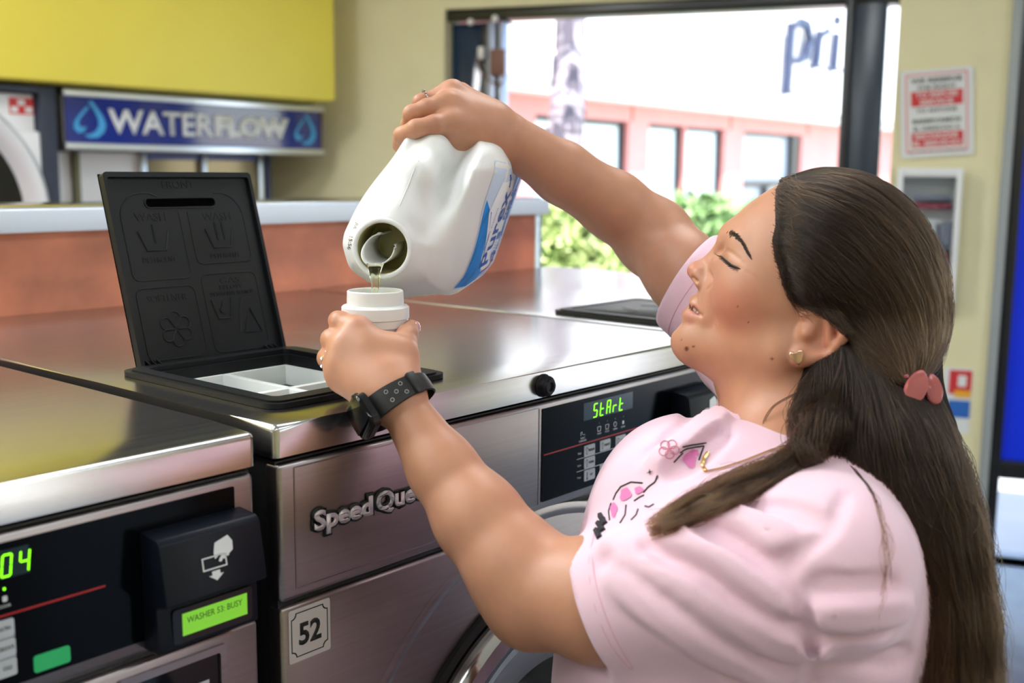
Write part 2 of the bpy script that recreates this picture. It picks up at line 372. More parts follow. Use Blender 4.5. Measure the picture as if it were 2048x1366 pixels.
# ---- white glass fronted box under it
bx0, bz1 = wst(1797, 336); bx1 = wst(1925, 336)[0]; bz0 = wst(1880, 600)[1]
ex = empty('wall_cabinet', w_o + w_u * (bx0 + bx1) / 2 + np.array([0, 0, bz0]), 'white glass fronted cabinet on the beige wall below the notice', 'cabinet')
WBOX = mat('white_enamel', (.78, .80, .84), .35)
mb = MB()
D = .11
for q in ((bx0, bx0 + .02, bz0, bz1), (bx1 - .02, bx1, bz0, bz1), (bx0 + .02, bx1 - .02, bz0, bz0 + .03), (bx0 + .02, bx1 - .02, bz1 - .03, bz1)): wbox(mb, MXW, ZS, *q, 0.012, D, .002)
wbox(mb, MXW, ZS, bx0, bx1, bz0, bz1, 0.002, .012)
mb.out('case', WBOX, ex, True)
PK = mat('dull_red_packet', (.32, .05, .09), .5); GRY = mat('grey_blue_packet', (.25, .27, .36), .5)
hgt = bz1 - bz0
for (u0, u1, v0, v1, m_) in ((.15, .5, .08, .40, PK), (.5, .86, .06, .36, PK), (.2, .75, .44, .62, WPAPER), (.62, .9, .40, .60, GRY), (.14, .86, .70, .74, PK), (.3, .85, .76, .80, GRY)):
    w_ = bx1 - bx0
    wbox(MB(), MXW, ZS, bx0 + u0 * w_, bx0 + u1 * w_, bz0 + v0 * hgt, bz0 + v1 * hgt, .015, .07, .004).out('packet', m_, ex, True)
wb('pane', bx0 + .02, bx1 - .02, bz0 + .03, bz1 - .03, D - .02, D - .016, GLASS, ex, 0)
# ---- small poster lower on that wall
p0, pz0 = wst(1893, 838); p1, pz1 = wst(1946, 742)
po = empty('poster', w_o + w_u * (p0 + p1) / 2 + np.array([0, 0, pz0]), 'small red, yellow and blue leaflet taped low on the beige wall', 'poster')
wb('sheet', p0 - .02, p1, pz0 - .05, pz1 + .008, .002, .004, WPAPER, po, 0)
ph = pz1 - pz0
BLU = mat('poster_blue', (.02, .13, .5), .5); YL = mat('poster_yellow', (.8, .4, .03), .5)
wb('red_patch', p0, p1 - .002, pz0 + .52 * ph, pz1, .004, .005, REDP, po, 0)
wb('yellow_patch', p0 + .02, p1 - .002, pz0 + .46 * ph, pz0 + .60 * ph, .005, .006, YL, po, 0)
wb('blue_patch', p0, p1 - .002, pz0 + .05 * ph, pz0 + .40 * ph, .004, .005, BLU, po, 0)
wb('white_patch', p0 + .03, p1 - .02, pz0 + .68 * ph, pz0 + .9 * ph, .005, .006, WPAPER, po, 0)
# ---- water kiosk with the WATERFLOW sign
k1 = P(131, 240, 3.75); k2 = P(641, 262, 4.68)
k_u = k2 - k1; k_u[2] = 0; kL = float(np.linalg.norm(k_u)); k_u /= kL; k_n = np.array([k_u[1], -k_u[0], 0])
if k_n @ (CP - k1) < 0: k_n = -k_n
def kst(px, py): q = on(px, py, k1, k_n); return float((q - k1) @ k_u), float(q[2])
zb0 = .5 * (kst(135, 287)[1] + kst(641, 297)[1]); zb1 = .5 * (kst(131, 191)[1] + kst(641, 225)[1])
MXK = frame_mx(np.array([k1[0], k1[1], 0]), k_u, (0, 0, 1)); ZK = 1 if (np.cross(k_u, (0, 0, 1)) @ k_n) > 0 else -1
kio = empty('water_kiosk', (*(k1 + k_u * kL / 2)[:2], 0), 'water vending counter with a long blue lit sign under the yellow bulkhead', 'kiosk')
def kb(name, s0, s1, z0_, z1_, d0, d1, m, bev=.003): return wbox(MB(), MXK, ZK, s0, s1, z0_, z1_, d0, d1, bev).out(name, m, kio, True)
SIGNB = mat('sign_blue', (.005, .022, .22), .12, coat=.6)
fr = .03
kb('sign_box', -.01, kL + .02, zb0 - fr, zb1 + fr * .6, -.14, -.005, mat('sign_case_grey', (.10, .10, .10), .5))
kb('sign_face', 0, kL, zb0, zb1, -.005, 0, SIGNB, 0)
kb('frame_strip', -.01, kL + .015, zb1, zb1 + fr * .8, -.005, .012, ALU); kb('frame_strip', -.01, kL + .015, zb0 - fr * .8, zb0, -.005, .012, ALU)
kb('frame_strip', kL, kL + .02, zb0, zb1, -.005, .012, mat('sign_end_bronze', (.25, .21, .15), .4, .4))
kb('shadow_strip', -.01, kL + .02, zb1 + fr * .85, z0 + .01, -.16, -.06, BLACKM)  # black box painting the shade between the sign and the bulkhead
zc = (zb0 + zb1) / 2; hS = zb1 - zb0
def kmx(s, z, d=.001): return MXK @ Matrix.Translation((s, z, ZK * d)) @ (Matrix.Identity(4) if ZK > 0 else Matrix.Scale(-1, 4, (0, 0, 1)))
def kx(px): return kst(px, 250)[0]
text('lettering', 'WATER', kmx(kx(217), zc), WHITEINK, kio, kx(426) - kx(217), .56 * hS, .003, .02, 'LEFT')
text('lettering', 'FLOW', kmx(kx(428), zc), WHITEINK, kio, kx(577) - kx(428), .56 * hS, .003, .075, 'LEFT')
CY = mat('cyan_print', (.04, .33, .68), .4)
def drop(cx, w_):
    pts = []
    A_ = [(.12, .50), (.30, .28), (.44, .08), (.50, -.12), (.44, -.30), (.25, -.44), (.02, -.46), (-.14, -.38), (.04, -.36), (.20, -.28), (.30, -.12), (.28, .06), (.18, .26), (.02, .46)]
    B_ = [(-.02, .36), (-.22, .16), (-.40, -.06), (-.42, -.22), (-.30, -.34), (-.14, -.30), (-.06, -.16), (-.20, -.20), (-.28, -.12), (-.26, .0), (-.12, .16), (.02, .30)]
    for q in (A_, B_): MB().prism([(cx + x * w_, zc + y * hS * .86) for x, y in q], 0, .002, mx=MXK @ Matrix.Translation((0, 0, ZK * .002 - .001))).out('water_drop', CY, kio, False)
drop((kx(139) + kx(213)) / 2, (kx(213) - kx(139)) * .95); drop((kx(583) + kx(632)) / 2, (kx(632) - kx(583)) * .95)
zc0 = kst(300, 395)[1] - .35
PANE = mat('pale_reflection_pane', (.86, .88, .90), .25)  # white window reflection put into the pane colour
PANE2 = mat('tan_reflection_pane', (.32, .27, .16), .12, .2)  # yellowish brown reflection painted as the colour of these panes
xs = [kx(132), kx(192), kx(327), kx(449), kx(562)]
zt_ = zb0 - fr
for i in range(4): kb('pane', xs[i], xs[i + 1], zc0, zt_, -.16, -.15, PANE if i < 2 else PANE2, 0)
kb('pane', -.0, xs[0] + .01, zc0, zt_, -.16, -.15, PANE, 0)
for i, x in enumerate(xs[1:]): kb('mullion', x - .012, x + .012, zc0, zt_, -.15, -.125, ALU if i else mat('olive_post', (.16, .15, .07), .5))
kb('mullion', kx(572), kx(583), zc0, zt_, -.15, -.13, mat('navy_post', (.02, .03, .09), .5))
kb('upper_rail', kx(330), kx(583), zt_ - .022, zt_, -.15, -.14, mat('blue_rail', (.01, .04, .25), .3), 0)
kb('base_cabinet', -.0, kx(583), 0, zc0, -.45, -.12, BEIGE)
# ---- dryer in a navy surround at the far left
d_z = so1[2] - .01
def dst(px, py): q = on(px, py, so1 - b_n * .05, b_n); return float((q - b_o) @ b_u), float(q[2])
doff = off - .05
dry = empty('dryer', (*(b_o + b_u * dst(60, 300)[0] + b_n * (doff - .3))[:2], 0), 'white tumble dryer with a round door set in a dark navy wall panel', 'dryer')
NAVY = mat('navy_laminate', (.018, .026, .05), .5)
def db(name, s0, s1, z0_, z1_, d0, d1, m, bev=.004):
    d0 = max(d0, .015)
    return wbox(MB(), MXB, ZB, s0, s1, z0_, z1_, d0, d1, bev).out(name, m, dry, True)
x_r = dst(117, 300)[0]; x_w = dst(80, 240)[0]; zt2 = dst(60, 185)[1]
db('surround_side', x_w, x_r, 0, d_z - .002, 0, doff, NAVY); db('surround_head', x_w - .9, x_w, zt2, d_z - .002, 0, doff, NAVY)
db('cabinet', x_w - .9, x_w - .004, .1, zt2 - .004, 0, doff - .03, mat('dryer_white', (.78, .80, .82), .3))
zd = dst(80, 262)[1]; xdr = dst(88, 330)[0]
db('door_panel', x_w - .86, xdr, .55, zd, doff - .03, doff - .005, mat('dryer_white', ), .012)
xe = dst(92, 400)[0]; rd = .36
cxd = dst(60, 400)[0] - rd - .0; czd = float(dst(40, 400)[1]) - .05
mxd = MXB @ Matrix.Translation((cxd, czd, ZB * (doff - .004))) @ (Matrix.Identity(4) if ZB > 0 else Matrix.Rotation(math.pi, 4, 'X'))
rr = dst(95, 398)[0] - cxd
MB().lathe([(rr * .80, 0), (rr, 0), (rr, .02), (rr * .96, .035), (rr * .86, .03), (rr * .80, .01)], 64, mx=mxd).out('door_ring', mat('satin_ring', (.70, .73, .78), .4, .4), dry)
MB().lathe([(0, .004), (rr * .6, .006), (rr * .80, .012)], 64, mx=mxd).out('door_glass', GLOSSB, dry)
db('warning_sticker', dst(27, 213)[0], dst(75, 213)[0], dst(50, 228)[1], dst(50, 195)[1], doff - .03, doff - .028, REDP, 0)
for u, v in ((.5, .72), (.2, .28), (.8, .28)):
    s0 = dst(27, 213)[0]; s1 = dst(75, 213)[0]; z0_ = dst(50, 228)[1]; z1_ = dst(50, 195)[1]
    c = (s0 + (s1 - s0) * u, z0_ + (z1_ - z0_) * v); q = .012
    db('sticker_mark', c[0] - q, c[0] + q, c[1] - q * .8, c[1] + q * .8, doff - .028, doff - .0275, WPAPER, 0)
# ------------------------------------------------------------------ outside
e1 = P(1300, 300, 13.0)
ang = math.atan((2650 - 1024) / F)
e_u = CR[0] * math.sin(ang) + CR[2] * math.cos(ang); e_u = np.array([e_u[0], e_u[1], 0]); e_u /= np.linalg.norm(e_u)
e_n = np.array([e_u[1], -e_u[0], 0])
if e_n @ (CP - e1) < 0: e_n = -e_n
MXE = frame_mx(np.array([e1[0], e1[1], 0]), e_u, (0, 0, 1)); ZE = 1 if (np.cross(e_u, (0, 0, 1)) @ e_n) > 0 else -1
def est(px, py, o=0.0): q = on(px, py, e1 + e_n * o, e_n); return float((q - e1) @ e_u), float(q[2])
bl = empty('shop_building', (e1[0], e1[1], 0), 'white fascia shop building with pink walls seen through the opening', 'building')
STUC = mat('white_stucco', (.80, .80, .78), .8, noise=((3, 3, 3), .03, .1, 0)); PINKW = mat('pink_stucco', (.58, .25, .22), .8, noise=((3, 3, 3), .04, .1, 0))
def eb(name, s0, s1, z0_, z1_, d0, d1, m, bev=0): return wbox(MB(), MXE, ZE, s0, s1, z0_, z1_, d0, d1, bev).out(name, m, bl, bool(bev))
zE = .5 * (est(1040, 172)[1] + est(1660, 224)[1])
sL_, sR_ = est(960, 200)[0] - 6, est(1800, 200)[0] + 8
eb('fascia', sL_, sR_, zE, zE + 5.0, -.5, .35, STUC)
eb('fascia_lip', sL_, sR_, zE - .14, zE, -.4, .30, mat('lip_grey', (.55, .55, .5), .8))
zl = .5 * (est(1170, 238)[1] + est(1440, 256)[1])
segs = [(1070, 1160), (1165, 1256), (1296, 1368), (1371, 1448), (1486, 1602)]
def sx(px): return est(px, 330)[0]
zlo = .25
mb = MB()
edges = [sL_] + [sx(x) for q in segs for x in q] + [sR_]
wbox(mb, MXE, ZE, sL_, sR_, zl, zE - .1, -.4, 0)
wbox(mb, MXE, ZE, sL_, sR_, 0, zlo, -.4, 0)
for a_, b_ in zip(edges[::2], edges[1::2]): wbox(mb, MXE, ZE, a_, b_, zlo, zl, -.4, 0)
mb.out('wall', PINKW, bl, False)
for i, q in enumerate(segs):
    f = MB(); a_, b_ = sx(q[0]), sx(q[1]); t_ = .05
    f.ring([(a_, zlo), (b_, zlo), (b_, zl), (a_, zl)], [(a_ + t_, zlo + t_), (b_ - t_, zlo + t_), (b_ - t_, zl - t_), (a_ + t_, zl - t_)], -.04, .04, mx=MXE @ Matrix.Translation((0, 0, -ZE * .1)))
    fo = f.out('window_frame', BFR, bl, False)
    PG = mat('pale_shop_glass', (.62, .74, .74), .15) if i < 4 else mat('grey_shop_glass', (.35, .40, .45), .12)
    wbox(MB(), MXE, ZE, a_ + t_, b_ - t_, zlo + t_, zl - t_, -.12, -.11).out('pane', PG, fo, False)
    if i == 4:
        wbox(MB(), MXE, ZE, a_, b_, zl - .75, zl - .68, -.10, -.03).out('transom', BFR, fo, False)
        wbox(MB(), MXE, ZE, a_ + (b_ - a_) * .42, a_ + (b_ - a_) * .47, zlo, zl - .7, -.10, -.03).out('stile', BFR, fo, False)
        wbox(MB(), MXE, ZE, a_ + (b_ - a_) * .86, a_ + (b_ - a_) * .99, zlo, zl, -.10, -.03).out('stile', BFR, fo, False)
for px in (1262, 1458, 1612): eb('wall_joint', sx(px) - .02, sx(px) + .02, zl, zE - .1, 0, .01, mat('joint_brown', (.35, .14, .11), .8))
NAVL = mat('navy_letter', (.012, .02, .06), .4)
def ept(px, py): q = est(px, py); return q
l0, lz0 = est(1572, 112); l1, lz1 = est(1690, 100)
def stroke(pts, w0, name='sign_letter'):
    m_ = MB(); d_ = .08
    for (p, q, wa, wb_) in pts:
        p = np.array(est(*p, .41)); q = np.array(est(*q, .41)); v = q - p; L = np.linalg.norm(v); v /= L; nn = np.array([-v[1], v[0]])
        a_, b_ = wa * w0, wb_ * w0
        m_.prism([tuple(p - nn * a_ - v * .02), tuple(q - nn * b_ + v * .02), tuple(q + nn * b_ + v * .02), tuple(p + nn * a_ - v * .02)], 0, d_, mx=MXE @ Matrix.Translation((0, 0, ZE * .45 - .04)))
    return m_.out(name, NAVL, bl, False)
stroke([((1577, 50), (1568, 184), 1, 1), ((1562, 186), (1582, 187), .35, .35), ((1577, 58), (1595, 44), .4, .8), ((1595, 44), (1609, 52), .8, 1), ((1609, 52), (1614, 80), 1, 1.1), ((1614, 80), (1606, 112), 1.1, 1), ((1606, 112), (1588, 124), 1, .5), ((1588, 124), (1574, 116), .5, .4)], .065)
stroke([((1634, 66), (1626, 132), 1, 1), ((1617, 134), (1640, 135), .35, .35), ((1633, 76), (1650, 62), .4, .7)], .065)
stroke([((1668, 70), (1662, 138), 1, 1), ((1653, 140), (1676, 141), .35, .35), ((1670, 36), (1669, 48), 1, 1)], .065)
gr = MB().box((-20, -30, -.13), (60, 60, -.11)).out('ground', mat('pale_paving', (.50, .49, .47), .8, noise=((2, 2, 2), .1, .1, 0)), None, False); gr['kind'] = 'structure'
# palm trunk
BARK = mat('palm_bark', (.30, .26, .29), .85, noise=((5, 5, 9), .45, .6, 0), bdist=.02)
pd = 8.2
def pp(px, py): return P(px, py, pd)
ptr = empty('palm_tree', (*pp(1135, 300)[:2], 0), 'palm trunk with peeling bark standing outside the opening', 'tree')
base = pp(1128, 400); 
tr = [np.array([*pp(1122, 560)[:2], 0]), pp(1128, 300), pp(1135, 200), pp(1140, 90), pp(1146, -40), pp(1150, -250)]
rw = [.16, .135, .125, .10, .09, .085]
pts = []; rad = []
for i in range(len(tr) - 1):
    for t_ in np.linspace(0, 1, 14, endpoint=False):
        pts.append(tr[i] * (1 - t_) + tr[i + 1] * t_); rad.append((rw[i] * (1 - t_) + rw[i + 1] * t_) * (1 + .06 * math.sin(len(pts) * 1.9)))
MB().tube(pts, rad, 16).out('trunk', BARK, ptr)
BARK2 = mat('dark_bark_flake', (.12, .105, .13), .9)
for i in range(22):
    j = random.randrange(8, len(pts) - 2); a_ = random.uniform(0, 6.28); p = pts[j]; r_ = rad[j]
    dv = np.array([math.cos(a_), math.sin(a_), 0]); tv = np.array([-dv[1], dv[0], 0])
    o_ = p + dv * (r_ + .004)
    MB().prism([(-.05, -.12), (.05, -.10), (.035, .10), (-.03, .13)], 0, .01, mx=frame_mx(o_, tv, (0, 0, 1))).out('bark_flake', BARK2, ptr, False)
fr_ = MB()
for i in range(14):
    a_ = i * .449; L = 1.7; c0 = pts[-1]
    for k2 in range(14):
        t_ = k2 / 13; q = c0 + np.array([math.cos(a_), math.sin(a_), 0]) * L * t_ + np.array([0, 0, .9 * t_ - 1.5 * t_ * t_])
        for sd in (-1, 1):
            tv = np.array([-math.sin(a_), math.cos(a_), 0]) * sd
            e_ = q + tv * .35 * (1 - .5 * t_) + np.array([0, 0, -.12])
            w_ = np.array([math.cos(a_), math.sin(a_), 0]) * .025
            f_ = [fr_.b.verts.new(tuple(v)) for v in (q - w_, q + w_, e_)]; fr_.b.faces.new(f_)
o = fr_.out('crown', mat('palm_green', (.10, .22, .05), .5), ptr, False); o['kind'] = 'stuff'
# bushes
LEAFA = mat('bright_leaf', (.40, .50, .20), .45, noise=((9, 9, 9), .5, 0, 0)); LEAFB = mat('mid_leaf', (.27, .42, .18), .5, noise=((9, 9, 9), .5, 0, 0))
def bush(cx, cy, r, h, n, m, label):
    t_ = empty('bush', (cx, cy, 0), label, 'bush', 'bushes outside')
    b_ = MB()
    th = rng.uniform(0, 6.283, n); ph_ = rng.uniform(.02, 1.0, n); rr_ = rng.uniform(.72, 1.06, n)
    for i in range(n):
        zc_ = math.sin(ph_[i] * 1.5); c = np.array([cx + r * rr_[i] * math.cos(th[i]) * math.cos(ph_[i] * 1.35), cy + r * rr_[i] * math.sin(th[i]) * math.cos(ph_[i] * 1.35), h * (.15 + .85 * zc_ * rr_[i])])
        a_ = rng.normal(size=3); a_ /= np.linalg.norm(a_); c_ = np.cross(a_, rng.normal(size=3)); c_ /= np.linalg.norm(c_); s_ = rng.uniform(.03, .065)
        f_ = [b_.b.verts.new(tuple(c + v)) for v in (-a_ * s_, c_ * s_ * .45, a_ * s_, -c_ * s_ * .45)]; b_.b.faces.new(f_)
    o_ = b_.out('leaves', m, t_, False); o_['kind'] = 'stuff'
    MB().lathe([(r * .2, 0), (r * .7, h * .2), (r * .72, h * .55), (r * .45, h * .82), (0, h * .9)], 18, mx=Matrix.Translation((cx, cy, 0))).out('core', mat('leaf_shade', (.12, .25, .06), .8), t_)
def bpos(px, d): q = P(px, 500, d); return q[0], q[1]
for px, d, top, r, m, lb in ((1125, 6.3, 425, .36, LEAFA, 'yellow green leafy bush beside the palm trunk outside'), (1235, 7.3, 440, .36, LEAFA, 'low sunlit green bush outside, behind the raised forearm'), (1395, 6.6, 405, .40, LEAFB, 'dense green bush outside, above the pink sleeve'), (1520, 7.4, 415, .40, LEAFB, 'green bush outside below the dark shop door'), (1015, 7.0, 430, .36, LEAFA, 'green bush outside behind the tilted jug'), (1330, 8.2, 435, .26, LEAFB, 'green bush outside under the shop windows')):
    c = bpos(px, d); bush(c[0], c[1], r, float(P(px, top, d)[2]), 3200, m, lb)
# ------------------------------------------------------------------ washers
PITCH, WW, DD = .702, .690, .828
HF = .028
def vl(x, y, z): return Vector((x, y, z))
def washer(x0, dz, label, group, disp, card_msg, number=None, lid_open=False, show_lid=True, shift=0.0):
    root = empty('washing_machine', (x0 + WW / 2, DD / 2, 0), label, 'washer', group)
    M = Matrix.Translation((x0, 0, T + dz))                        # local origin: front left corner of the top
    FM = M @ Matrix(((1, 0, 0, 0), (0, 0, -1, 0), (0, 1, 0, 0), (0, 0, 0, 1)))   # front face: local x right, y up, z out
    hx0, hx1, hy0, hy1 = .050, .240, .062, .288
    b = MB()
    xs = [0, hx0, hx1, WW]; ys = [0, hy0, hy1, DD]
    g = [[b.b.verts.new((x, y, 0)) for y in ys] for x in xs]
    for i in range(3):
        for j in range(3):
            if not (i == 1 and j == 1): b.b.faces.new((g[i][j], g[i + 1][j], g[i + 1][j + 1], g[i][j + 1]))
    low = {}
    border = [g[i][0] for i in range(4)] + [g[3][j] for j in range(1, 4)] + [g[i][3] for i in (2, 1, 0)] + [g[0][j] for j in (2, 1)]
    lowv = [b.b.verts.new((v.co.x, v.co.y, -HF)) for v in border]
    n = len(border); sf = []
    for i in range(n): sf.append(b.b.faces.new((border[i], lowv[i], lowv[(i + 1) % n], border[(i + 1) % n])))
    be = [e for e in b.b.edges if e.verts[0] in border and e.verts[1] in border and any(f in sf for f in e.link_faces)]
    cor = {g[0][0], g[3][0], g[3][3], g[0][3]}
    be += [e for e in b.b.edges if (e.verts[0] in cor) != (e.verts[1] in cor) and abs(e.verts[0].co.z - e.verts[1].co.z) > .01]
    bmesh.ops.bevel(b.b, geom=be, offset=.006, segments=4, profile=.5, affect='EDGES')
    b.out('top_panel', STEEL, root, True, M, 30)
    MB().box((.004, .006, -T + .1), (WW - .004, DD - .004, -HF - .004)).out('body_shell', BLACKM, root, False, M)
    if dz == 0: MB().box((.0, .0, -T), (WW, DD, -T + .1)).out('concrete_plinth', mat('concrete', (.3, .3, .29), .8, noise=((20, 20, 20), .1, .2, 0)), root, False, M)
    else: MB().box((.0, .0, -T - dz), (WW, DD, -T + .1)).out('concrete_plinth', MATS['concrete'], root, False, M)
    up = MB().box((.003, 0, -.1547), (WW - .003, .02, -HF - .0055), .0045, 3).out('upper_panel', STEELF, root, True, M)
    # pressed outline round the name plate area and the black control panel
    def prect(x0_, y0_, x1_, y1_, r, w, h, m, name, par):
        MB().ring(rrect(x0_, y0_, x1_, y1_, r, 3), rrect(x0_ + w, y0_ + w, x1_ - w, y1_ - w, max(r - w, .0005), 3), 0, h).out(name, m, par, False, FM)
    prect(.0184, -.1457, .3440, -.0381, .002, .0011, .0006, STEELF, 'pressed_rim', up)
    FM0 = FM; FM = FM @ Matrix.Translation((shift, 0, 0))
    cpm = MB().prism(rrect(.3478, -.1428, .6830, -.0403, .0015, 2), .0001, .0009).out('control_panel', BLACKG, root, False, FM)
    def fx(x, y, z=.001): return FM @ Matrix.Translation((x, y, z))
    # display and icons
    MB().box((.420, -.0655, .0009), (.515, -.0455, .0011)).out('display_window', mat('display_window', (.004, .02, .022), .12), cpm, False, FM)
    segtext('display_digits', disp[0], disp[1], -.0640, .0062, .0150, fx(0, 0, .0012), LED, cpm, .0125)
    MB().box((.3505, -.0918, .0009), (.5695, -.0904, .0012)).out('red_line', REDLINE, cpm, False, FM)
    for (bx, by, s_) in ((.4315, -.1004, 'REGULAR'), (.4612, -.1000, 'DELUXE'), (.4916, -.1002, 'ULTRA'), (.4318, -.1146, 'NORMAL'), (.4918, -.1144, 'DELICATE'), (.4322, -.1290, 'HOT'), (.4617, -.1284, 'WARM'), (.4918, -.1286, 'COLD')):
        k_ = MB().prism(rrect(bx - .0100, by - .0062, bx + .0100, by + .0062, .0015, 3), .0009, .0018).out('key', BTN, cpm, False, FM)
        text('key_text', s_, fx(bx + .0035, by + .0002, .0019), INK, k_, min(.0105, .0016 * len(s_)), .0028, .0001, .02)
        ic = MB()
        if s_ in ('HOT', 'WARM', 'COLD'): ic.box((bx - .0052, by - .0042, .0018), (bx - .0042, by + .0040, .0020)); ic.lathe([(0, .0018), (.0012, .0018), (.0012, .002), (0, .002)], 10, mx=Matrix.Translation((bx - .0047, by - .0038, 0)))
        else:
            q = [(-.0068, .0035), (-.0052, .0042), (-.0036, .0035), (-.0030, .001), (-.0040, .0006), (-.0040, -.0040), (-.0064, -.0040), (-.0064, .0006), (-.0074, .001)]
            q2 = [(x * .82 - .0009, y * .82) for x, y in q]
            ic.ring([(bx + x, by + y) for x, y in q], [(bx + x, by + y) for x, y in q2], .0018, .0020)
        ic.out('key_icon', INK, k_, False, FM)
    for y in (-.1073, -.1216): MB().box((.409, y - .0004, .0009), (.502, y + .0004, .0011)).out('grey_rule', BTN, cpm, False, FM)
    for y, s_ in ((-.1012, 'Wash'), (-.1152, 'Cycle'), (-.1292, 'Temp')): text('small_text', s_, fx(.4135, y), WHITEINK, cpm, .0065, .0026, .0001)
    for i, (x, s_) in enumerate(((.4497, 'WASH'), (.4650, 'RINSE'), (.4807, 'SPIN'), (.4967, 'DOOR'))):
        text('small_text', s_, fx(x, -.0846), WHITEINK, cpm, .0075, .0020, .0001)
        if i < 2: MB().ring([(x - .0036, -.0770), (x + .0036, -.0770), (x + .0028, -.0822), (x - .0028, -.0822)][::-1], [(x - .0030, -.0764), (x + .0030, -.0764), (x + .0022, -.0816), (x - .0022, -.0816)][::-1], .0009, .0011).out('icon', WHITEINK, cpm, False, FM)
        elif i == 2: MB().ring(rrect(x - .003, -.082, x + .003, -.076, .003, 5), rrect(x - .0024, -.0814, x + .0024, -.0766, .0024, 5), .0009, .0011).out('icon', WHITEINK, cpm, False, FM)
        else: MB().prism(rrect(x - .0016, -.0815, x + .0016, -.0775, .0006, 2), .0009, .0011).out('icon', WHITEINK, cpm, False, FM)
        MB().prism(rrect(x - .0008, -.0735, x + .0008, -.0715, .0008, 3), .0009, .0012).out('lamp', LED if (i == 3 and disp[0] == '04') else mat('dark_green_lamp', (.01, .12, .10), .3), cpm, False, FM)
    text('small_text', 'INSERT', fx(.419, -.0845), WHITEINK, cpm, .008, .0022, .0001); text('small_text', 'COINS/CARD', fx(.419, -.0876), WHITEINK, cpm, .0135, .0022, .0001)
    MB().tube([(.4155, -.0815, .001), (.4155, -.0775, .001), (.418, -.0775, .001), (.418, -.080, .001), (.4225, -.0815, .001), (.4225, -.0800, .001)], .0003, 6).out('icon', WHITEINK, cpm, False, FM)
    MB().prism(rrect(.5135, -.1390, .5400, -.1265, .002, 3), .0009, .0020).out('start_key', GREENB, cpm, False, FM)
    # card reader: slanted hood over a slot and a tilted display
    rx0, rx1 = .599, .6885
    rd = MB()
    prof = [(-.0580, .0), (-.0600, .022), (-.0640, .026), (-.1085, .034), (-.1105, .033), (-.1105, .019), (-.1160, .019), (-.1480, .021), (-.1500, .018), (-.1500, .0)]
    va = [rd.b.verts.new((rx0, y, z)) for y, z in prof]; vb = [rd.b.verts.new((rx1, y, z)) for y, z in prof]
    rd.b.faces.new(va); rd.b.faces.new(vb[::-1])
    for i in range(len(prof)): j = (i + 1) % len(prof); rd.b.faces.new((va[i], vb[i], vb[j], va[j]))
    bmesh.ops.bevel(rd.b, geom=[e for e in rd.b.edges], offset=.0012, segments=2, profile=.5, affect='EDGES')
    rdo = rd.out('card_reader', mat('dark_navy_plastic', (.004, .006, .012), .4, spec=.2), root, True, FM, 25)
    tl = math.atan2(.008, .0445)
    HM = FM @ Matrix.Translation((0, -.0640, .0262)) @ Matrix.Rotation(-tl, 4, 'X')      # hood face: y runs down from 0
    hand = [(.018, .002), (.030, .006), (.0335, .000), (.0330, -.008), (.0295, -.0105), (.0285, -.0125), (.0265, -.0120), (.0255, -.0145), (.0235, -.0135), (.0215, -.0160), (.0195, -.0150), (.0205, -.0125), (.0225, -.0105), (.0205, -.0090), (.0180, -.0115), (.0165, -.0120), (.0160, -.0070), (.0170, -.0020)]
    hand = [(rx0 + .028 + x * 1.0, -.0095 + y * .85) for x, y in hand]
    MB().prism(hand, .0002, .0006).out('hand_symbol', WHITEINK, rdo, False, HM)
    MB().ring([(rx0 + .033, -.0170), (rx0 + .033, -.0270), (rx0 + .0545, -.0270), (rx0 + .0545, -.0170)], [(rx0 + .0340, -.0180), (rx0 + .0340, -.0260), (rx0 + .0535, -.0260), (rx0 + .0535, -.0180)], .0002, .0006).out('card_symbol', WHITEINK, rdo, False, HM)
    MB().prism([(rx0 + .0405, -.0285), (rx0 + .0405, -.0315), (rx0 + .0375, -.0315), (rx0 + .0440, -.0360), (rx0 + .0505, -.0315), (rx0 + .0475, -.0315), (rx0 + .0475, -.0285)], .0002, .0006).out('arrow_symbol', WHITEINK, rdo, False, HM)
    MB().prism(rrect(rx0 + .012, -.1455, rx1 - .006, -.1180, .003, 3), .0195, .0212).out('display_bezel', GLOSSB, rdo, False, FM)
    MB().box((rx0 + .020, -.1400, .0212), (rx1 - .011, -.1225, .0216)).out('lcd_display', LCD, rdo, False, FM)
    text('lcd_text', card_msg, fx((rx0 + rx1) / 2 + .004, -.1285, .0217), mat('lcd_dark', (.02, .10, .01), .5), rdo, .050, .0050, .0001)
    # lower panel with the big round door
    FM = FM0
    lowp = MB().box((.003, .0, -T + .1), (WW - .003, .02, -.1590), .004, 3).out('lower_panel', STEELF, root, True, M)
    cx, cz = .352, -.455
    DMx = FM @ Matrix.Translation((cx, cz, 0))
    a = math.radians
    MB().lathe([(.305, .0002), (.300, .0016), (.297, .0016), (.292, .0004)], 96, mx=Matrix.Translation((cx, cz, 0)), a0=a(-10), a1=a(190)).out('pressed_arc', STEELF, lowp, True, FM)
    MB().lathe([(.236, .0003), (.236, .006), (.226, .006), (.224, .0005)], 96).out('door_gasket', BLACKM, root, True, DMx)
    MB().lathe([(.224, .004), (.224, .018), (.218, .028), (.206, .032), (.196, .028), (.190, .020), (.150, .012)], 96).out('door_ring', CHROME, root, True, DMx)
    MB().lathe([(.192, .016), (.182, .018), (.150, .014), (.135, .010)], 96).out('door_trim', STEELF, root, True, DMx)
    MB().lathe([(0, .022), (.06, .021), (.11, .016), (.150, .008)], 64).out('door_glass', GLOSSB, root, True, DMx)
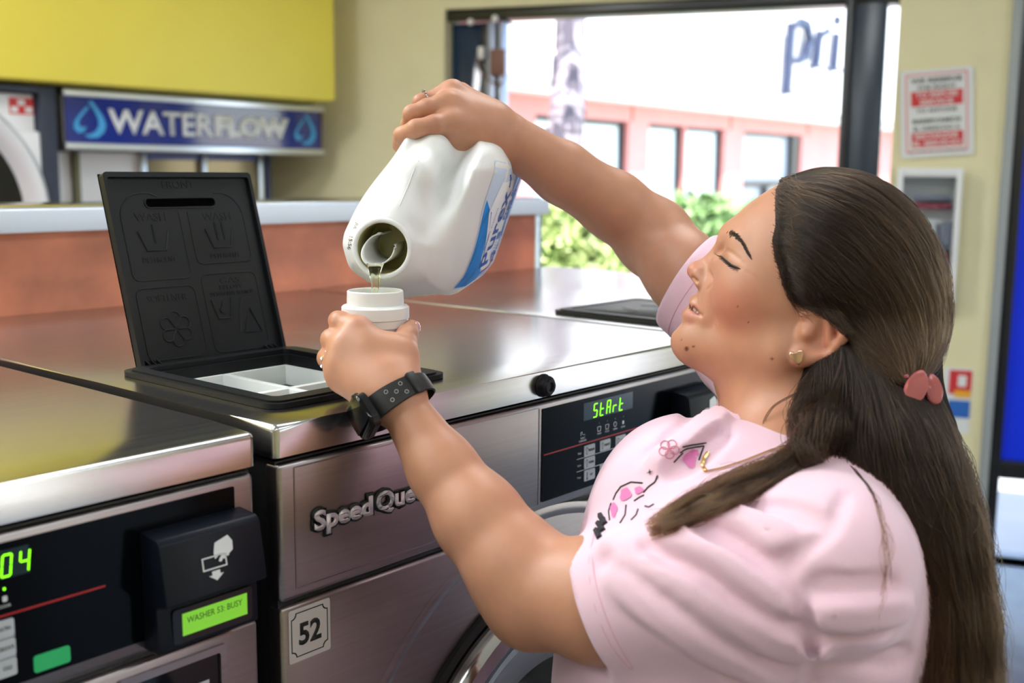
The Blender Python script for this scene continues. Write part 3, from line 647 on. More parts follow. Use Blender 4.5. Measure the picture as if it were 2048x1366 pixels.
    if number:
        st = MB().prism(rrect(.0095, -.2108, .0548, -.1630, .002, 2), .0003, .0008).out('number_sticker', mat('sticker_grey_white', (.60, .56, .55), .5), root, False, FM @ Matrix.Translation((0, 0, 0)))
        def notch(x0_, y0_, x1_, y1_, r):
            p = []
            for cx_, cy_, s_ in ((x1_, y1_, 180), (x0_, y1_, 270), (x0_, y0_, 0), (x1_, y0_, 90)):
                for k_ in range(5):
                    t_ = a(s_ + 90 - 90 * k_ / 4) if False else a(s_ + 90 * (4 - k_) / 4); p.append((cx_ + r * math.cos(t_), cy_ + r * math.sin(t_)))
            return p
        MB().ring(notch(.0120, -.2065, .0520, -.1665, .0050), notch(.0129, -.2056, .0511, -.1674, .0050), .0008, .0010).out('border', INK, st, False, FM)
        text('number', number, fx(.0322, -.1868, .0010), INK, st, .0245, .0205, .0002, .03)
    # dispenser: rim, tray and lid
    dp = MB()
    dp.ring(rrect(.0345, .0470, .2560, .3020, .016, 6), rrect(.0545, .0700, .2320, .2820, .008, 6), .0003, .0050)
    dp.ring(rrect(.0400, .0520, .2500, .2960, .014, 6), rrect(.0545, .0700, .2320, .2820, .008, 6), .0050, .0068)
    dp.ring(rrect(.0545, .0700, .2320, .2820, .008, 6), rrect(.0600, .0755, .2270, .2770, .006, 6), -.016, .0015)
    dp.out('dispenser_rim', BLACKP, root, True, M, 30)
    if lid_open:
        tx0, tx1, ty0, ty1, tz = .0605, .2265, .0760, .2765, -.010
        tr_ = MB()
        walls = [(tx0, ty0, tx1, ty0 + .003), (tx0, ty1 - .003, tx1, ty1), (tx0, ty0, tx0 + .003, ty1), (tx1 - .003, ty0, tx1, ty1), ((tx0 + tx1) / 2 - .004, ty0, (tx0 + tx1) / 2 + .004, ty1), (tx0, .160, tx1, .168)]
        for q in walls: tr_.box((q[0], q[1], -.055), (q[2], q[3], tz), .001)
        tr_.box((tx0, ty0, -.058), (tx1, ty1, -.055))
        for q in ((.105, .205, .02), (.19, .205, .02)): tr_.box((q[0] - .012, q[1] - .02, -.054), (q[0] + .012, q[1] + .02, -.030), .004)
        tr_.out('detergent_tray', mat('tray_white', (.80, .84, .82), .35, sss=.1), root, True, M, 30)
        MB().box((.128, .235, -.0398), (.142, .2365, -.033)).out('tray_mark', mat('teal_print', (.02, .40, .36), .5), root, False, M)
        LM = M @ frame_mx((.0580, .2950, .0), (1, 0, 0), (0, .2917, .9565))   # lid plane: x across, y up the lid, z toward the user
        lw, lh = .1850, .2140
        ld = MB()
        slot = rrect(.0455, .1760, .1325, .1855, .0046, 6)
        outer = []
        for (x, y) in slot:                                          # project the slot outline radially on the lid outline for a clean ring
            outer.append((x, y))
        ld.box((0, 0, -.0110), (lw, lh, -.0090), .0)
        ld.ring(rrect(0, 0, lw, lh, .0045, 4), rrect(.0040, .0040, lw - .0040, lh - .0055, .0030, 4), -.0110, .0)
        for i, x in enumerate((.0085, .0150, .0215)):
            for q in (x, lw - .030 + x - .0085 + .004): ld.prism([(0, 0), (.016, 0), (0, .012)], -.0005, .0005, mx=Matrix.Translation((q, .004, -.009)) @ Matrix.Rotation(-math.pi / 2, 4, 'Y'))
        lo_ = ld.out('dispenser_lid', BLACKP, root, True, LM, 30)
        def lf(x, y, z=-.0050): return LM @ Matrix.Translation((x, y, z))
        # inner face plate with a real slot in it
        pl = bmesh.new()
        ov = [pl.verts.new((x, y, -.0050)) for x, y in rrect(.0040, .0040, lw - .0040, lh - .0055, .0030, 4)]
        iv = [pl.verts.new((x, y, -.0050)) for x, y in slot]
        oe = [pl.edges.new((ov[i], ov[(i + 1) % len(ov)])) for i in range(len(ov))]; ie = [pl.edges.new((iv[i], iv[(i + 1) % len(iv)])) for i in range(len(iv))]
        bmesh.ops.triangle_fill(pl, edges=oe + ie, use_beauty=True)
        iv2 = [pl.verts.new((x, y, -.0090)) for x, y in slot]
        for i in range(len(iv)): j = (i + 1) % len(iv); pl.faces.new((iv[i], iv[j], iv2[j], iv2[i]))
        b2 = MB(); b2.b.free(); b2.b = pl
        b2.out('lid_liner', BLACKP, lo_, False, LM)
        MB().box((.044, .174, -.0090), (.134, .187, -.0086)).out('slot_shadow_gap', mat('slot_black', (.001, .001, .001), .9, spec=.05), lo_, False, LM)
        MB().ring(rrect(.0440, .1745, .1340, .1870, .0060, 6), slot, -.0050, -.0040).out('slot_rim', BLACKP, lo_, True, LM)
        RB = BLACKP
        def rib(pts, r=.0007, name='raised_line', closed=False): MB().tube([(x, y, -.0050) for x, y in pts], r, 6, True, closed).out(name, RB, lo_, True, LM)
        def arc(cx_, cy_, r, a0, a1, n=8): return [(cx_ + r * math.cos(a(a0 + (a1 - a0) * k_ / n)), cy_ + r * math.sin(a(a0 + (a1 - a0) * k_ / n))) for k_ in range(n + 1)]
        rib(arc(.046, .165, .027, 55, 90, 4)[::1] + arc(.040, .165, .0265, 90, 180) + [(.0135, .105)] + arc(.0215, .1045, .008, 180, 270, 5) + [(.074, .0965)] + arc(.0765, .1035, .007, 270, 360, 5) + [(.0835, .1700)])
        rib([(.0945, .1700), (.0945, .118)] + arc(.1020, .1180, .0075, 180, 270, 5) + [(.158, .1105)] + arc(.159, .1180, .0075, 270, 360, 5) + [(.1665, .160)] + arc(.138, .163, .0285, 0, 100, 9))
        rib(rrect(.0130, .0105, .0840, .0880, .0085, 5), closed=True)
        rib(rrect(.0945, .0100, .1665, .0985, .0085, 5), closed=True)
        def tub(cx_, y0_, w_, h_): rib([(cx_ - w_ / 2, y0_ + h_), (cx_ - w_ * .31, y0_), (cx_ + w_ * .31, y0_), (cx_ + w_ / 2, y0_ + h_)], .0013, 'tub_symbol')
        tub(.0480, .1285, .0370, .0215); rib([(.0480, .1570), (.0485, .1370)], .0014, 'stroke_symbol')
        tub(.1310, .1285, .0370, .0215)
        for x in (.1265, .1355): rib([(x, .1570), (x + .0005, .1370)], .0014, 'stroke_symbol')
        fc = (.0520, .0420)
        for k_ in range(6):
            t_ = a(90 + 60 * k_); px_, py_ = fc[0] + .0125 * math.cos(t_), fc[1] + .0125 * math.sin(t_)
            rib([(fc[0] + .002 * math.cos(t_ - .6), fc[1] + .002 * math.sin(t_ - .6))] + [(px_ + .0066 * math.cos(t_ + a(w)), py_ + .0066 * math.sin(t_ + a(w))) for w in range(-110, 111, 20)] + [(fc[0] + .002 * math.cos(t_ + .6), fc[1] + .002 * math.sin(t_ + .6))], .0009, 'petal_symbol')
        tub(.1150, .0480, .0265, .0215)
        MB().prism([(.1150 + .0045 * math.cos(a(w)) * (1 if math.sin(a(w)) < .3 else .6), .0580 + .0050 * math.sin(a(w)) + (.004 if w == 90 else 0)) for w in range(0, 360, 30)], -.0050, -.0042).out('drop_symbol', RB, lo_, False, LM)
        rib([(.1410, .0690), (.1310, .0310)], .0013, 'stroke_symbol')
        rib([(.1490, .0570), (.1370, .0290), (.1610, .0285)], .0011, 'triangle_symbol', True)
        for s_, x, y, w_, h_ in (('FRONT', .090, .2010, .040, .008), ('WASH', .0480, .1655, .0370, .0090), ('DETERGENT', .0490, .1185, .0400, .0058), ('WASH', .1310, .1640, .0370, .0090), ('DETERGENT', .1320, .1190, .0380, .0056), ('SOFTENER', .0485, .0765, .0480, .0075), ('GAS', .1310, .0905, .0260, .0075), ('BELOW', .1310, .0825, .0300, .0050), ('DETERGENT BLEACH', .1305, .0755, .0560, .0045), ('F8655201', .0480, .0060, .0260, .0035), ('PP', .1360, .0055, .0100, .0035)):
            text('raised_lettering', s_, lf(x, y, -.0051), RB, lo_, w_, h_, .0006, .0)
    elif show_lid:
        lo_ = MB().prism(rrect(.0560, .0720, .2310, .2800, .008, 5), .001, .0062, bev=.0015).out('dispenser_lid', BLACKP, root, True, M, 30)
        wl = WHITEINK
        for (x, y) in ((.10, .13), (.10, .215), (.19, .13), (.19, .215)):
            MB().tube([M @ Vector((x + .02 * sx_, y + .016 * sy_, .0064)) for sx_, sy_ in ((-1, 1), (-.6, -1), (.6, -1), (1, 1))], .0012, 6).out('tub_symbol', mat('grey_print', (.2, .2, .2), .5), lo_, True)
        MB().prism(rrect(.095, .085, .19, .097, .005, 5), .0062, .0066).out('lid_grip', GLOSSB, lo_, False, M)
    return root, M, FM, lowp
g_ = None
w52, M52, F52, low52 = washer(0, 0, 'steel washing machine with open black dispenser lid and number 52 sticker', g_, ('5tArt', .4376), 'WASHER 52 READY', '52', True)
w53, M53, F53, low53 = washer(-PITCH - .006, -.0015, 'steel washing machine nearest the lens at the left, with lit card reader', g_, ('04', .4950), 'WASHER 53: BUSY', None, False, True, -.016)
w51, M51, F51, low51 = washer(PITCH, 0, 'steel washing machine with closed black lid, behind the woman by the opening', g_, ('88', .4950), 'WASHER 51', None, False)
# name badge of the middle machine: raised chrome letters on a black backing
bd = F52 @ Matrix.Translation((.0345, -.0905, 0)) @ Matrix.Rotation(math.radians(0.0), 4, 'Z')
def badge(FMx, par):
    def bt(s, x, y, w, h, bold, ext, z, m, nm): text(nm, s, FMx @ Matrix.Translation((x, y, z)), m, par, w, h, ext, bold, 'LEFT')
    bt('Speed', .0352, -.0922, .0715, .0280, .110, .0022, .0004, INK, 'badge_backing')
    bt('Quee n'.replace(' ', ''), .1062, -.0905, .0795, .0260, .110, .0022, .0004, INK, 'badge_backing')
    bt('Speed', .0372, -.0922, .0670, .0232, .040, .0012, .0026, CHROMEB, 'badge_letters')
    bt('Queen', .1085, -.0905, .0745, .0215, .036, .0012, .0026, CHROMEB, 'badge_letters')
CHROMEB = mat('badge_chrome', (.70, .62, .65), .45, .6)
badge(F52, w52)
# black lock knob on the fascia
MB().lathe([(0, .009), (.004, .009), (.005, .011), (.0075, .011), (.0085, .009), (.0105, .008), (.0112, .006), (.0112, .002), (.0125, .001), (.0125, .0)], 32, mx=F52 @ Matrix.Translation((.349, -.0151, .0003))).out('lock_knob', BLACKP, w52)
# framed laundry card on the lower panel of the left machine
lx0, lx1, ly1 = .560, .654, -.1675
MB().ring(rrect(lx0, ly1 - .16, lx1, ly1, .002, 2), rrect(lx0 + .006, ly1 - .154, lx1 - .006, ly1 - .006, .002, 2), .0002, .0030).out('card_frame', STEELF, w53, False, F53)
MB().box((lx0 + .006, ly1 - .154, .0002), (lx1 - .006, ly1 - .006, .0005)).out('card_window', GLOSSB, w53, False, F53)
cd_ = MB().box((lx0 + .008, ly1 - .15, .0005), (lx1 - .016, ly1 - .026, .0009)).out('laundry_card', mat('pale_card', (.50, .50, .52), .4), w53, False, F53)
GOLD = mat('bronze_print', (.20, .15, .06), .4)
text('card_lettering', 'CROWN', F53 @ Matrix.Translation((lx0 + .0445, ly1 - .036, .001)), GOLD, cd_, .066, .0150, .0002)
text('card_lettering', 'LAUNDRY', F53 @ Matrix.Translation((lx0 + .0425, ly1 - .056, .001)), GOLD, cd_, .066, .0150, .0002)
# ------------------------------------------------------------------ orange divider behind the washers
div = empty('divider_wall', (.2, DD + .10, 0), 'orange laminate divider behind the washers with a pale metal cap', 'divider')
ORL = mat('orange_laminate', (.50, .16, .082), .4, noise=((9, 9, 12), .3, .02, .05), detail=8)
dx0, dx1 = -1.6, 1.335
MB().box((dx0, DD + .002, 0), (dx1, DD + .20, T + .121), .001).out('panel', ORL, div, True)
MB().box((dx1, DD + .0, 0), (dx1 + .022, DD + .20, T + .121), .003).out('end_trim', ALU, div, True)
CAPM = mat('pale_cap_laminate', (.64, .70, .80), .35, noise=((3, 3, 3), .03, 0, 0))
MB().box((dx0, DD - .022, T + .1175), (dx1 + .022, DD + .22, T + .1500), .003).out('cap', CAPM, div, True)
# glossy glass shelf lying on the cap
MB().box((dx0, DD + .0, T + .1500), (dx1 + .02, DD + .21, T + .1535), .001).out('cap_top', mat('cap_top_steel', (.5, .5, .5), .12, 1.0), div, True)
# ------------------------------------------------------------------ implicit surfaces: rounded shapes blended and skinned as one mesh
def cone(a, b, ra, rb=None):
    a = np.asarray(a, float); b = np.asarray(b, float); rb = ra if rb is None else rb; ba = b - a; l2 = max(ba @ ba, 1e-12)
    def f(p):
        t = np.clip(((p - a) @ ba) / l2, 0, 1); q = p - a - t[..., None] * ba
        return np.sqrt((q * q).sum(-1)) - (ra + (rb - ra) * t)
    return f
def ball(c, r): return cone(c, c, r)
def ell(c, R, r):                                                  # rows of R are the axes
    c = np.asarray(c, float); R = np.asarray(R, float); r = np.asarray(r, float)
    def f(p):
        q = (p - c) @ R.T; k0 = np.sqrt(((q / r) ** 2).sum(-1)); k1 = np.sqrt(((q / r ** 2) ** 2).sum(-1)) + 1e-9
        return np.where(k0 < 1e-4, -r.min(), k0 * (k0 - 1) / k1)
    return f
def poly_sd(pts):
    pts = np.array(pts, float)
    def f(x, y):
        d = np.full(x.shape, 1e9); s = np.ones(x.shape); n = len(pts)
        for i in range(n):
            a, b = pts[i], pts[i - 1]; ex, ey = b - a; wx, wy = x - a[0], y - a[1]
            t = np.clip((wx * ex + wy * ey) / (ex * ex + ey * ey), 0, 1); bx, by = wx - ex * t, wy - ey * t
            d = np.minimum(d, bx * bx + by * by)
            c1 = y >= a[1]; c2 = y < b[1]; c3 = ex * wy > ey * wx
            fl = (c1 & c2 & c3) | (~c1 & ~c2 & ~c3); s = np.where(fl, -s, s)
        return s * np.sqrt(d)
    return f
def plane(o, n):
    o = np.asarray(o, float); n = np.asarray(n, float) / np.linalg.norm(n)
    return lambda p: (p - o) @ n
def smin(a, b, k):
    if k <= 0: return np.minimum(a, b)
    h = np.maximum(k - np.abs(a - b), 0) / k; return np.minimum(a, b) - h * h * k * .25
class Field:
    """groups of (op, fn, k); op 'u' adds, 's' cuts away, 'i' keeps; fold(p) may mirror the points first"""
    def __init__(s): s.g = []
    def group(s, prims, k=.0, fold=None): s.g.append((prims, k, fold)); return s
    def eval(s, p, cen=None, R=0.):
        F_ = None
        for prims, kg, fold in s.g:
            q = fold(p) if fold else p
            G = np.full(p.shape[:-1], 1.0); km = max([k for _, _, k in prims] + [kg])
            for op, fn, k in prims:
                if cen is None or op == 'i': m = slice(None)
                else:
                    m = fn(fold(cen) if fold else cen) < R * 1.7 + km + .008
                    if not m.any(): continue
                d = fn(q[m])
                if op == 'u': G[m] = smin(G[m], d, k)
                elif op == 's': G[m] = -smin(-G[m], d, k)
                else: G[m] = -smin(-G[m], -d, k)
            F_ = G if F_ is None else smin(F_, G, kg)
        return F_
def skin_field(ev, lo, hi, h, B=8):
    lo = np.asarray(lo, float); hi = np.asarray(hi, float); bs = B * h; n = np.ceil((hi - lo) / bs).astype(int)
    ii = np.stack(np.meshgrid(*[np.arange(k) for k in n], indexing='ij'), -1).reshape(-1, 3)
    cen = lo + (ii + .5) * bs; R = bs * .87
    v = np.concatenate([ev(c) for c in np.array_split(cen, max(1, len(cen) // 60000))])
    ii = ii[np.abs(v) < R * 1.5 + .012]
    loc = np.stack(np.meshgrid(*[np.arange(B + 1)] * 3, indexing='ij'), -1)
    dims = n * B + 2
    cells = []; pos = []; s0s = []
    offs = np.array([[i, j, k] for i in (0, 1) for j in (0, 1) for k in (0, 1)])
    edges = [(a, b) for a in range(8) for b in range(a + 1, 8) if np.abs(offs[a] - offs[b]).sum() == 1]
    for ch in np.array_split(ii, max(1, len(ii) // 700)):
        if not len(ch): continue
        base = ch[:, None, None, None, :] * B + loc
        pts = lo + base * h
        V = ev(pts.reshape(len(ch), -1, 3), lo + (ch + .5) * bs, R).reshape(len(ch), B + 1, B + 1, B + 1)
        C8 = np.stack([V[:, o[0]:o[0] + B, o[1]:o[1] + B, o[2]:o[2] + B] for o in offs], -1)
        neg = C8 < 0; act = neg.any(-1) & ~neg.all(-1)
        w = np.argwhere(act); c8 = C8[act]
        gi = ch[w[:, 0]] * B + w[:, 1:]
        acc = np.zeros((len(w), 3)); cnt = np.zeros(len(w))
        for a, b in edges:
            va, vb = c8[:, a], c8[:, b]; m = (va < 0) != (vb < 0)
            t = np.where(m, va / np.where(m, va - vb, 1), 0)
            acc += m[:, None] * (offs[a] + (offs[b] - offs[a]) * t[:, None]); cnt += m
        cells.append(gi); pos.append(lo + (gi + acc / cnt[:, None]) * h)
        s0s.append(np.stack([c8[:, 0] < 0, c8[:, 4] < 0, c8[:, 2] < 0, c8[:, 1] < 0], 1))
    G = np.concatenate(cells); X = np.concatenate(pos); S0 = np.concatenate(s0s)
    key = (G[:, 0] * dims[1] + G[:, 1]) * dims[2] + G[:, 2]
    o = np.argsort(key); key = key[o]; G = G[o]; X = X[o]; S0 = S0[o]
    def find(g):
        k = (g[:, 0] * dims[1] + g[:, 1]) * dims[2] + g[:, 2]; j = np.searchsorted(key, k); j = np.minimum(j, len(key) - 1)
        return np.where(key[j] == k, j, -1)
    faces = []
    for ax, (u, w) in enumerate(((1, 2), (2, 0), (0, 1))):
        m = S0[:, 0] != S0[:, ax + 1]; g = G[m]; flip = S0[m, 0]
        du = np.zeros(3, int); du[u] = 1; dw = np.zeros(3, int); dw[w] = 1
        q = np.stack([find(g), find(g - du), find(g - du - dw), find(g - dw)], 1)
        ok = (q >= 0).all(1); q = q[ok]; fl = flip[ok]
        q[~fl] = q[~fl][:, ::-1]
        faces.append(q)
    return X, np.concatenate(faces)
def np_mesh(name, X, Q, m, parent=None, smooth=True, fill=False):
    me = bpy.data.meshes.new(name); me.vertices.add(len(X)); me.vertices.foreach_set('co', X.astype(np.float32).ravel())
    me.loops.add(Q.size); me.loops.foreach_set('vertex_index', Q.astype(np.int32).ravel())
    me.polygons.add(len(Q)); me.polygons.foreach_set('loop_start', np.arange(0, Q.size, Q.shape[1], dtype=np.int32))
    me.update(calc_edges=True); me.validate()
    if fill:                                                        # close stray pin holes
        b = bmesh.new(); b.from_mesh(me); e = [x for x in b.edges if x.is_boundary]; bmesh.ops.holes_fill(b, edges=e, sides=24)
        bmesh.ops.recalc_face_normals(b, faces=b.faces); b.to_mesh(me); b.free()
    return finish(name, me, m, parent, smooth)
def compact(X, Q):
    u, inv = np.unique(Q, return_inverse=True); return X[u], inv.reshape(Q.shape)
HEADONLY = lambda p: Field.eval(HEADF, p)
def march(ev, px, py, d0=.6, d1=1.7, off=0.):                      # depth at which the sight line through a pixel meets the surface
    px = np.atleast_1d(np.asarray(px, float)); py = np.atleast_1d(np.asarray(py, float))
    D = np.stack([(px - 1024) / F, (py - 683) / F, np.ones_like(px)], -1) @ CR
    L = np.linalg.norm(D, axis=-1); t = np.full(len(px), d0)
    best = t.copy(); bv = np.full(len(px), 9.0)
    act = np.arange(len(px))
    for _ in range(60):
        v = ev(CP + D[act] * t[act, None]) - off
        m = v < bv[act]; am = act[m]; best[am] = t[am]; bv[am] = v[m]
        t[act] = np.minimum(t[act] + np.maximum(v, -.01) / L[act] * .85, d1)
        act = act[(np.abs(v) > 2e-4) & (t[act] < d1)]
        if not len(act): break
    hit = bv < .003
    return np.where(hit, t, best), hit, D
def vcolor(o, cols, name='tint'):
    at = o.data.color_attributes.new(name, 'FLOAT_COLOR', 'POINT'); at.data.foreach_set('color', np.concatenate([cols, np.ones((len(cols), 1))], 1).astype(np.float32).ravel())
# ------------------------------------------------------------------ the woman: frames
hd = ray(1560, 560); hd /= np.linalg.norm(hd); HC = P(1560, 560, 1.0)
E3 = -hd; E1 = CR[0] - hd * (CR[0] @ hd); E1 /= np.linalg.norm(E1); E2 = np.cross(hd, E1)
if E2 @ CR[1] < 0: E2 = -E2
HR = np.stack([E1, E2, E3])                                        # head frame: back, down, towards her left cheek (the lens)
def H(px, py, c=0.0):                                              # point in the head frame, c metres off the middle plane
    q = on(px, py, HC, hd); return np.array([(q - HC) @ E1, (q - HC) @ E2, c])
def hfold(p):
    q = (p - HC) @ HR.T; q[..., 2] = np.abs(q[..., 2]); return q
HX = .437e-3
def hb(px, py, c, r): return ball(H(px, py, c), r)
def he(px, py, c, r, rot=0.):
    a = math.radians(rot); R = np.array([[math.cos(a), math.sin(a), 0], [-math.sin(a), math.cos(a), 0], [0, 0, 1]])
    return ell(H(px, py, c), R, r)
def hc(p, q, ra, rb=None): return cone(H(*p), H(*q), ra, rb)
head = [
    ('u', he(1648, 535, 0, (.0835, .0845, .072), 0), 0),
    ('u', he(1520, 555, 0, (.046, .058, .056), 20), .030),
    ('u', he(1442, 602, 0, (.0185, .022, .026)), .014),
    ('u', hb(1502, 592, .0340, .0275), .014),
    ('u', he(1545, 610, .034, (.040, .045, .030)), .02),
    ('u', he(1430, 640, 0, (.024, .024, .030)), .014),
    ('u', hb(1377, 683, 0, .0158), .014),
    ('u', hc((1400, 684, .012), (1560, 700, .048), .0165, .023), .018),
    ('u', hc((1415, 700, .006), (1520, 760, .022), .016, .030), .02),
    ('u', hc((1590, 720, 0), (1612, 900, 0), .052, .056), .025),
    # brow, nose, mouth
    ('u', hc((1464, 468, .006), (1490, 488, .036), .0085, .008), .012),
    ('u', hb(1463, 503, .0150, .0070), .010),
    ('u', hc((1449, 505, 0), (1400, 534, 0), .0052, .0062), .010),
    ('u', hb(1389.5, 542, .0020, .0070), .006),
    ('u', hc((1440, 533, .006), (1412, 556, .0085), .0085, .0055), .009),
    ('u', hc((1401, 550, .0085), (1408, 563, .0120), .0086, .0078), .0035),
    ('u', hc((1391, 557, 0), (1403, 572, 0), .0030, .0035), .004),
    ('s', hc((1388, 560, .0058), (1399, 566, .0075), .0028, .0024), .0020),
    ('u', hc((1391, 603, 0), (1394, 609, .0110), .0060, .0056), .004),
    ('u', hc((1394, 609, .0110), (1399, 618, .0190), .0056, .0044), .003),
    ('u', hc((1399, 618, .0190), (1406, 629, .0245), .0044, .0028), .003),
    ('u', hc((1380, 631, 0), (1385, 633, .0110), .0080, .0074), .004),
    ('u', hc((1385, 633, .0110), (1393, 636, .0190), .0074, .0056), .003),
    ('u', hc((1393, 636, .0190), (1406, 638, .0245), .0056, .0034), .003),
    ('s', hb(1364, 653, 0, .0045), .008),
    # eye: shallow socket, closed looking lids over the eyeball
    ('s', he(1448, 514, .024, (.0055, .007, .009), 30), .014),
    ('u', hb(1473, 522, .0285, .0128), .004),
    ('u', hc((1441, 525, .022), (1474, 550, .040), .0050, .0050), .008),
    ('u', hb(1461, 492, .0140, .0070), .010),
    ('u', hc((1432, 584, .0220), (1424, 630, .0250), .0095, .0080), .008),
    # ear
    ('u', he(1640, 664, .0665, (.020, .027, .007), 25), .006),
    ('u', hc((1606, 624, .066), (1640, 612, .069), .0042, .0046), .004),
    ('u', hc((1640, 612, .069), (1670, 632, .073), .0046, .0048), .003),
    ('u', hc((1670, 632, .073), (1678, 664, .0775), .0048, .0046), .003),
    ('u', hc((1678, 664, .078), (1652, 700, .073), .0046, .0044), .003),
    ('u', hc((1652, 700, .073), (1604, 708, .070), .0046, .0066), .004),
    ('u', hb(1597, 703, .0685, .0075), .005),
    ('s', he(1637, 662, .0785, (.0100, .014, .0078), 30), .005),
    ('u', hc((1652, 634, .073), (1652, 676, .073), .0034, .0034), .004),
    ('u', hb(1611, 660, .0700, .0055), .004),
]
# ---- limbs in lens terms: pixel, pixel, metres
def C3(pts): return [(P(x, y, d), r) for x, y, d, r in pts]
def chain(pts, k):
    q = C3(pts); return [('u', cone(q[i][0], q[i + 1][0], q[i][1], q[i + 1][1]), k if i else k) for i in range(len(q) - 1)]
torso = [('u', ell(P(1550, 1120, .98), CR, (.095, .115, .135)), 0), ('u', ell(P(1470, 1380, .98), CR, (.10, .18, .135)), .05),
         ('u', cone(P(1640, 1110, .84), P(1490, 680, 1.14), .045, .042), .04), ('u', cone(P(1612, 860, .985), P(1600, 980, .98), .052, .07), .04)]
armL = chain([(1640, 1120, .82, .045), (1400, 1165, .850, .047), (1200, 1200, .882, .0465), (1085, 1178, .905, .0415)], .02) + \
       chain([(1085, 1178, .905, .0405), (1030, 1130, .915, .0405), (955, 1035, .932, .0362), (884, 936, .950, .0285), (808, 817, .966, .0205)], .012) + \
       [('u', ball(P(1052, 1222, .915), .0265), .03)]
wristL = (806, 815, .966)
palmL = [('u', cone(P(*wristL), P(770, 765, .975), .0205, .0185), 0), ('u', cone(P(792, 795, .968), P(716, 662, .993), .0165, .0118), .012),
         ('u', cone(P(785, 795, .968), P(690, 694, .986), .0165, .0118), .012), ('u', cone(P(775, 795, .968), P(679, 730, .984), .016, .0115), .012),
         ('u', cone(P(760, 792, .968), P(684, 757, .986), .015, .011), .012), ('u', cone(P(805, 775, .972), P(800, 715, .992), .0155, .0150), .014),
         ('u', cone(P(740, 700, .990), P(775, 700, .992), .013, .013), .015)]
fingL = [[(716, 660, .993, .0112), (681, 645, 1.004, .0098), (676, 641, 1.034, .0084), (698, 641, 1.064, .0076)],
         [(690, 693, .986, .0112), (664, 680, 1.000, .0096), (661, 677, 1.032, .0084), (686, 674, 1.064, .0076)],
         [(679, 729, .984, .0105), (656, 716, .999, .0092), (655, 713, 1.029, .0082), (682, 708, 1.060, .0074)],
         [(684, 757, .986, .0098), (668, 750, 1.002, .0082), (668, 748, 1.026, .0074), (690, 744, 1.050, .0068)],
         [(800, 715, .992, .0145), (806, 692, 1.006, .0122), (814, 671, 1.022, .0098), (822, 656, 1.038, .0080)]]
armR = chain([(1480, 690, 1.14, .044), (1370, 545, 1.205, .0425), (1308, 472, 1.238, .0405), (1227, 411, 1.228, .0362), (1125, 346, 1.205, .0320), (1020, 279, 1.172, .0262)], .012) + \
       [('u', ball(P(1300, 490, 1.252), .030), .02)]
wr = (1012, 276, 1.170)
palmR = [('u', cone(P(*wr), P(960, 262, 1.155), .0258, .024), 0), ('u', cone(P(975, 262, 1.155), P(903, 246, 1.118), .021, .0122), .012),
         ('u', cone(P(975, 250, 1.157), P(897, 209, 1.126), .020, .0122), .012), ('u', cone(P(975, 245, 1.16), P(905, 186, 1.146), .0195, .0118), .012),
         ('u', cone(P(985, 250, 1.165), P(920, 190, 1.168), .019, .011), .012), ('u', cone(P(970, 285, 1.16), P(905, 301, 1.142), .020, .0135), .014),
         ('u', cone(P(930, 275, 1.145), P(900, 262, 1.128), .018, .012), .014)]
fingR = [[(903, 245, 1.118, .0122), (868, 250, 1.102, .0096), (832, 257, 1.098, .0088), (804, 270, 1.112, .0080), (799, 291, 1.128, .0074)],
         [(897, 208, 1.126, .0122), (855, 217, 1.114, .0096), (824, 228, 1.112, .0086), (818, 250, 1.130, .0080), (824, 270, 1.146, .0074)],
         [(905, 186, 1.146, .0116), (842, 205, 1.140, .0084), (836, 228, 1.156, .0078), (842, 250, 1.168, .0070)],
         [(920, 190, 1.168, .0105), (864, 203, 1.168, .0074), (856, 222, 1.180, .0070), (862, 242, 1.188, .0064)],
         [(915, 298, 1.146, .0145), (888, 303, 1.150, .0122), (872, 296, 1.168, .0100), (866, 280, 1.182, .0080)]]
HEADF = Field(); HEADF.group(head, .0, hfold)
def face_crease(pts, r, k, sink=0.0, op='s', n=3):                 # a fine line of the face, found on the surface where the photograph shows it
    pts = np.array(pts, float); t = np.linspace(0, len(pts) - 1, (len(pts) - 1) * n + 1); px = np.interp(t, range(len(pts)), pts[:, 0]); py = np.interp(t, range(len(pts)), pts[:, 1])
    dd, hh, D = march(lambda p: HEADF.eval(p), px, py, .85, 1.1); X_ = ((CP + D * (dd + sink)[:, None]) - HC) @ HR.T; X_[:, 2] = np.abs(X_[:, 2])
    rr = np.linspace(r[0], r[1], len(X_)); return [(op, cone(X_[i], X_[i + 1], rr[i], rr[i + 1]), k) for i in range(len(X_) - 1)]
head += face_crease([(1418, 544), (1425, 556), (1423, 569), (1413, 579)], (.0012, .0010), .0018, -.0002)
head += face_crease([(1384.5, 555), (1389, 559), (1394, 563)], (.0016, .0019), .0010, .0008)
head += face_crease([(1440, 510), (1450, 521), (1463, 531), (1482, 538)], (.0009, .0009), .0012)
head += face_crease([(1453, 500), (1466, 507), (1478, 517), (1489, 529)], (.0006, .0005), .0014, -.0003)
head += face_crease([(1384, 616), (1390, 621), (1397, 627), (1404, 632)], (.0028, .0014), .0008, .0002); head += face_crease([(1384, 615.5), (1391, 621.5), (1401, 630)], (.0030, .0018), .0006, .0040)
head += face_crease([(1490, 542), (1504, 550), (1514, 557)], (.0005, .0003), .0010, -.0003)
HEADF = Field(); HEADF.group(head, .0, hfold)
body = Field()
body.group(head, .0, hfold)
body.group(torso + armL + armR, .02)
for fs, palm in ((fingL, palmL), (fingR, palmR)):
    for f in fs:
        body.group(palm + [(o, fn, .010 if i == 0 else .004) for i, (o, fn, k) in enumerate(chain(f, .004))], .003)
def body_ev(p, cen=None, R=0.): return body.eval(p, cen, R)
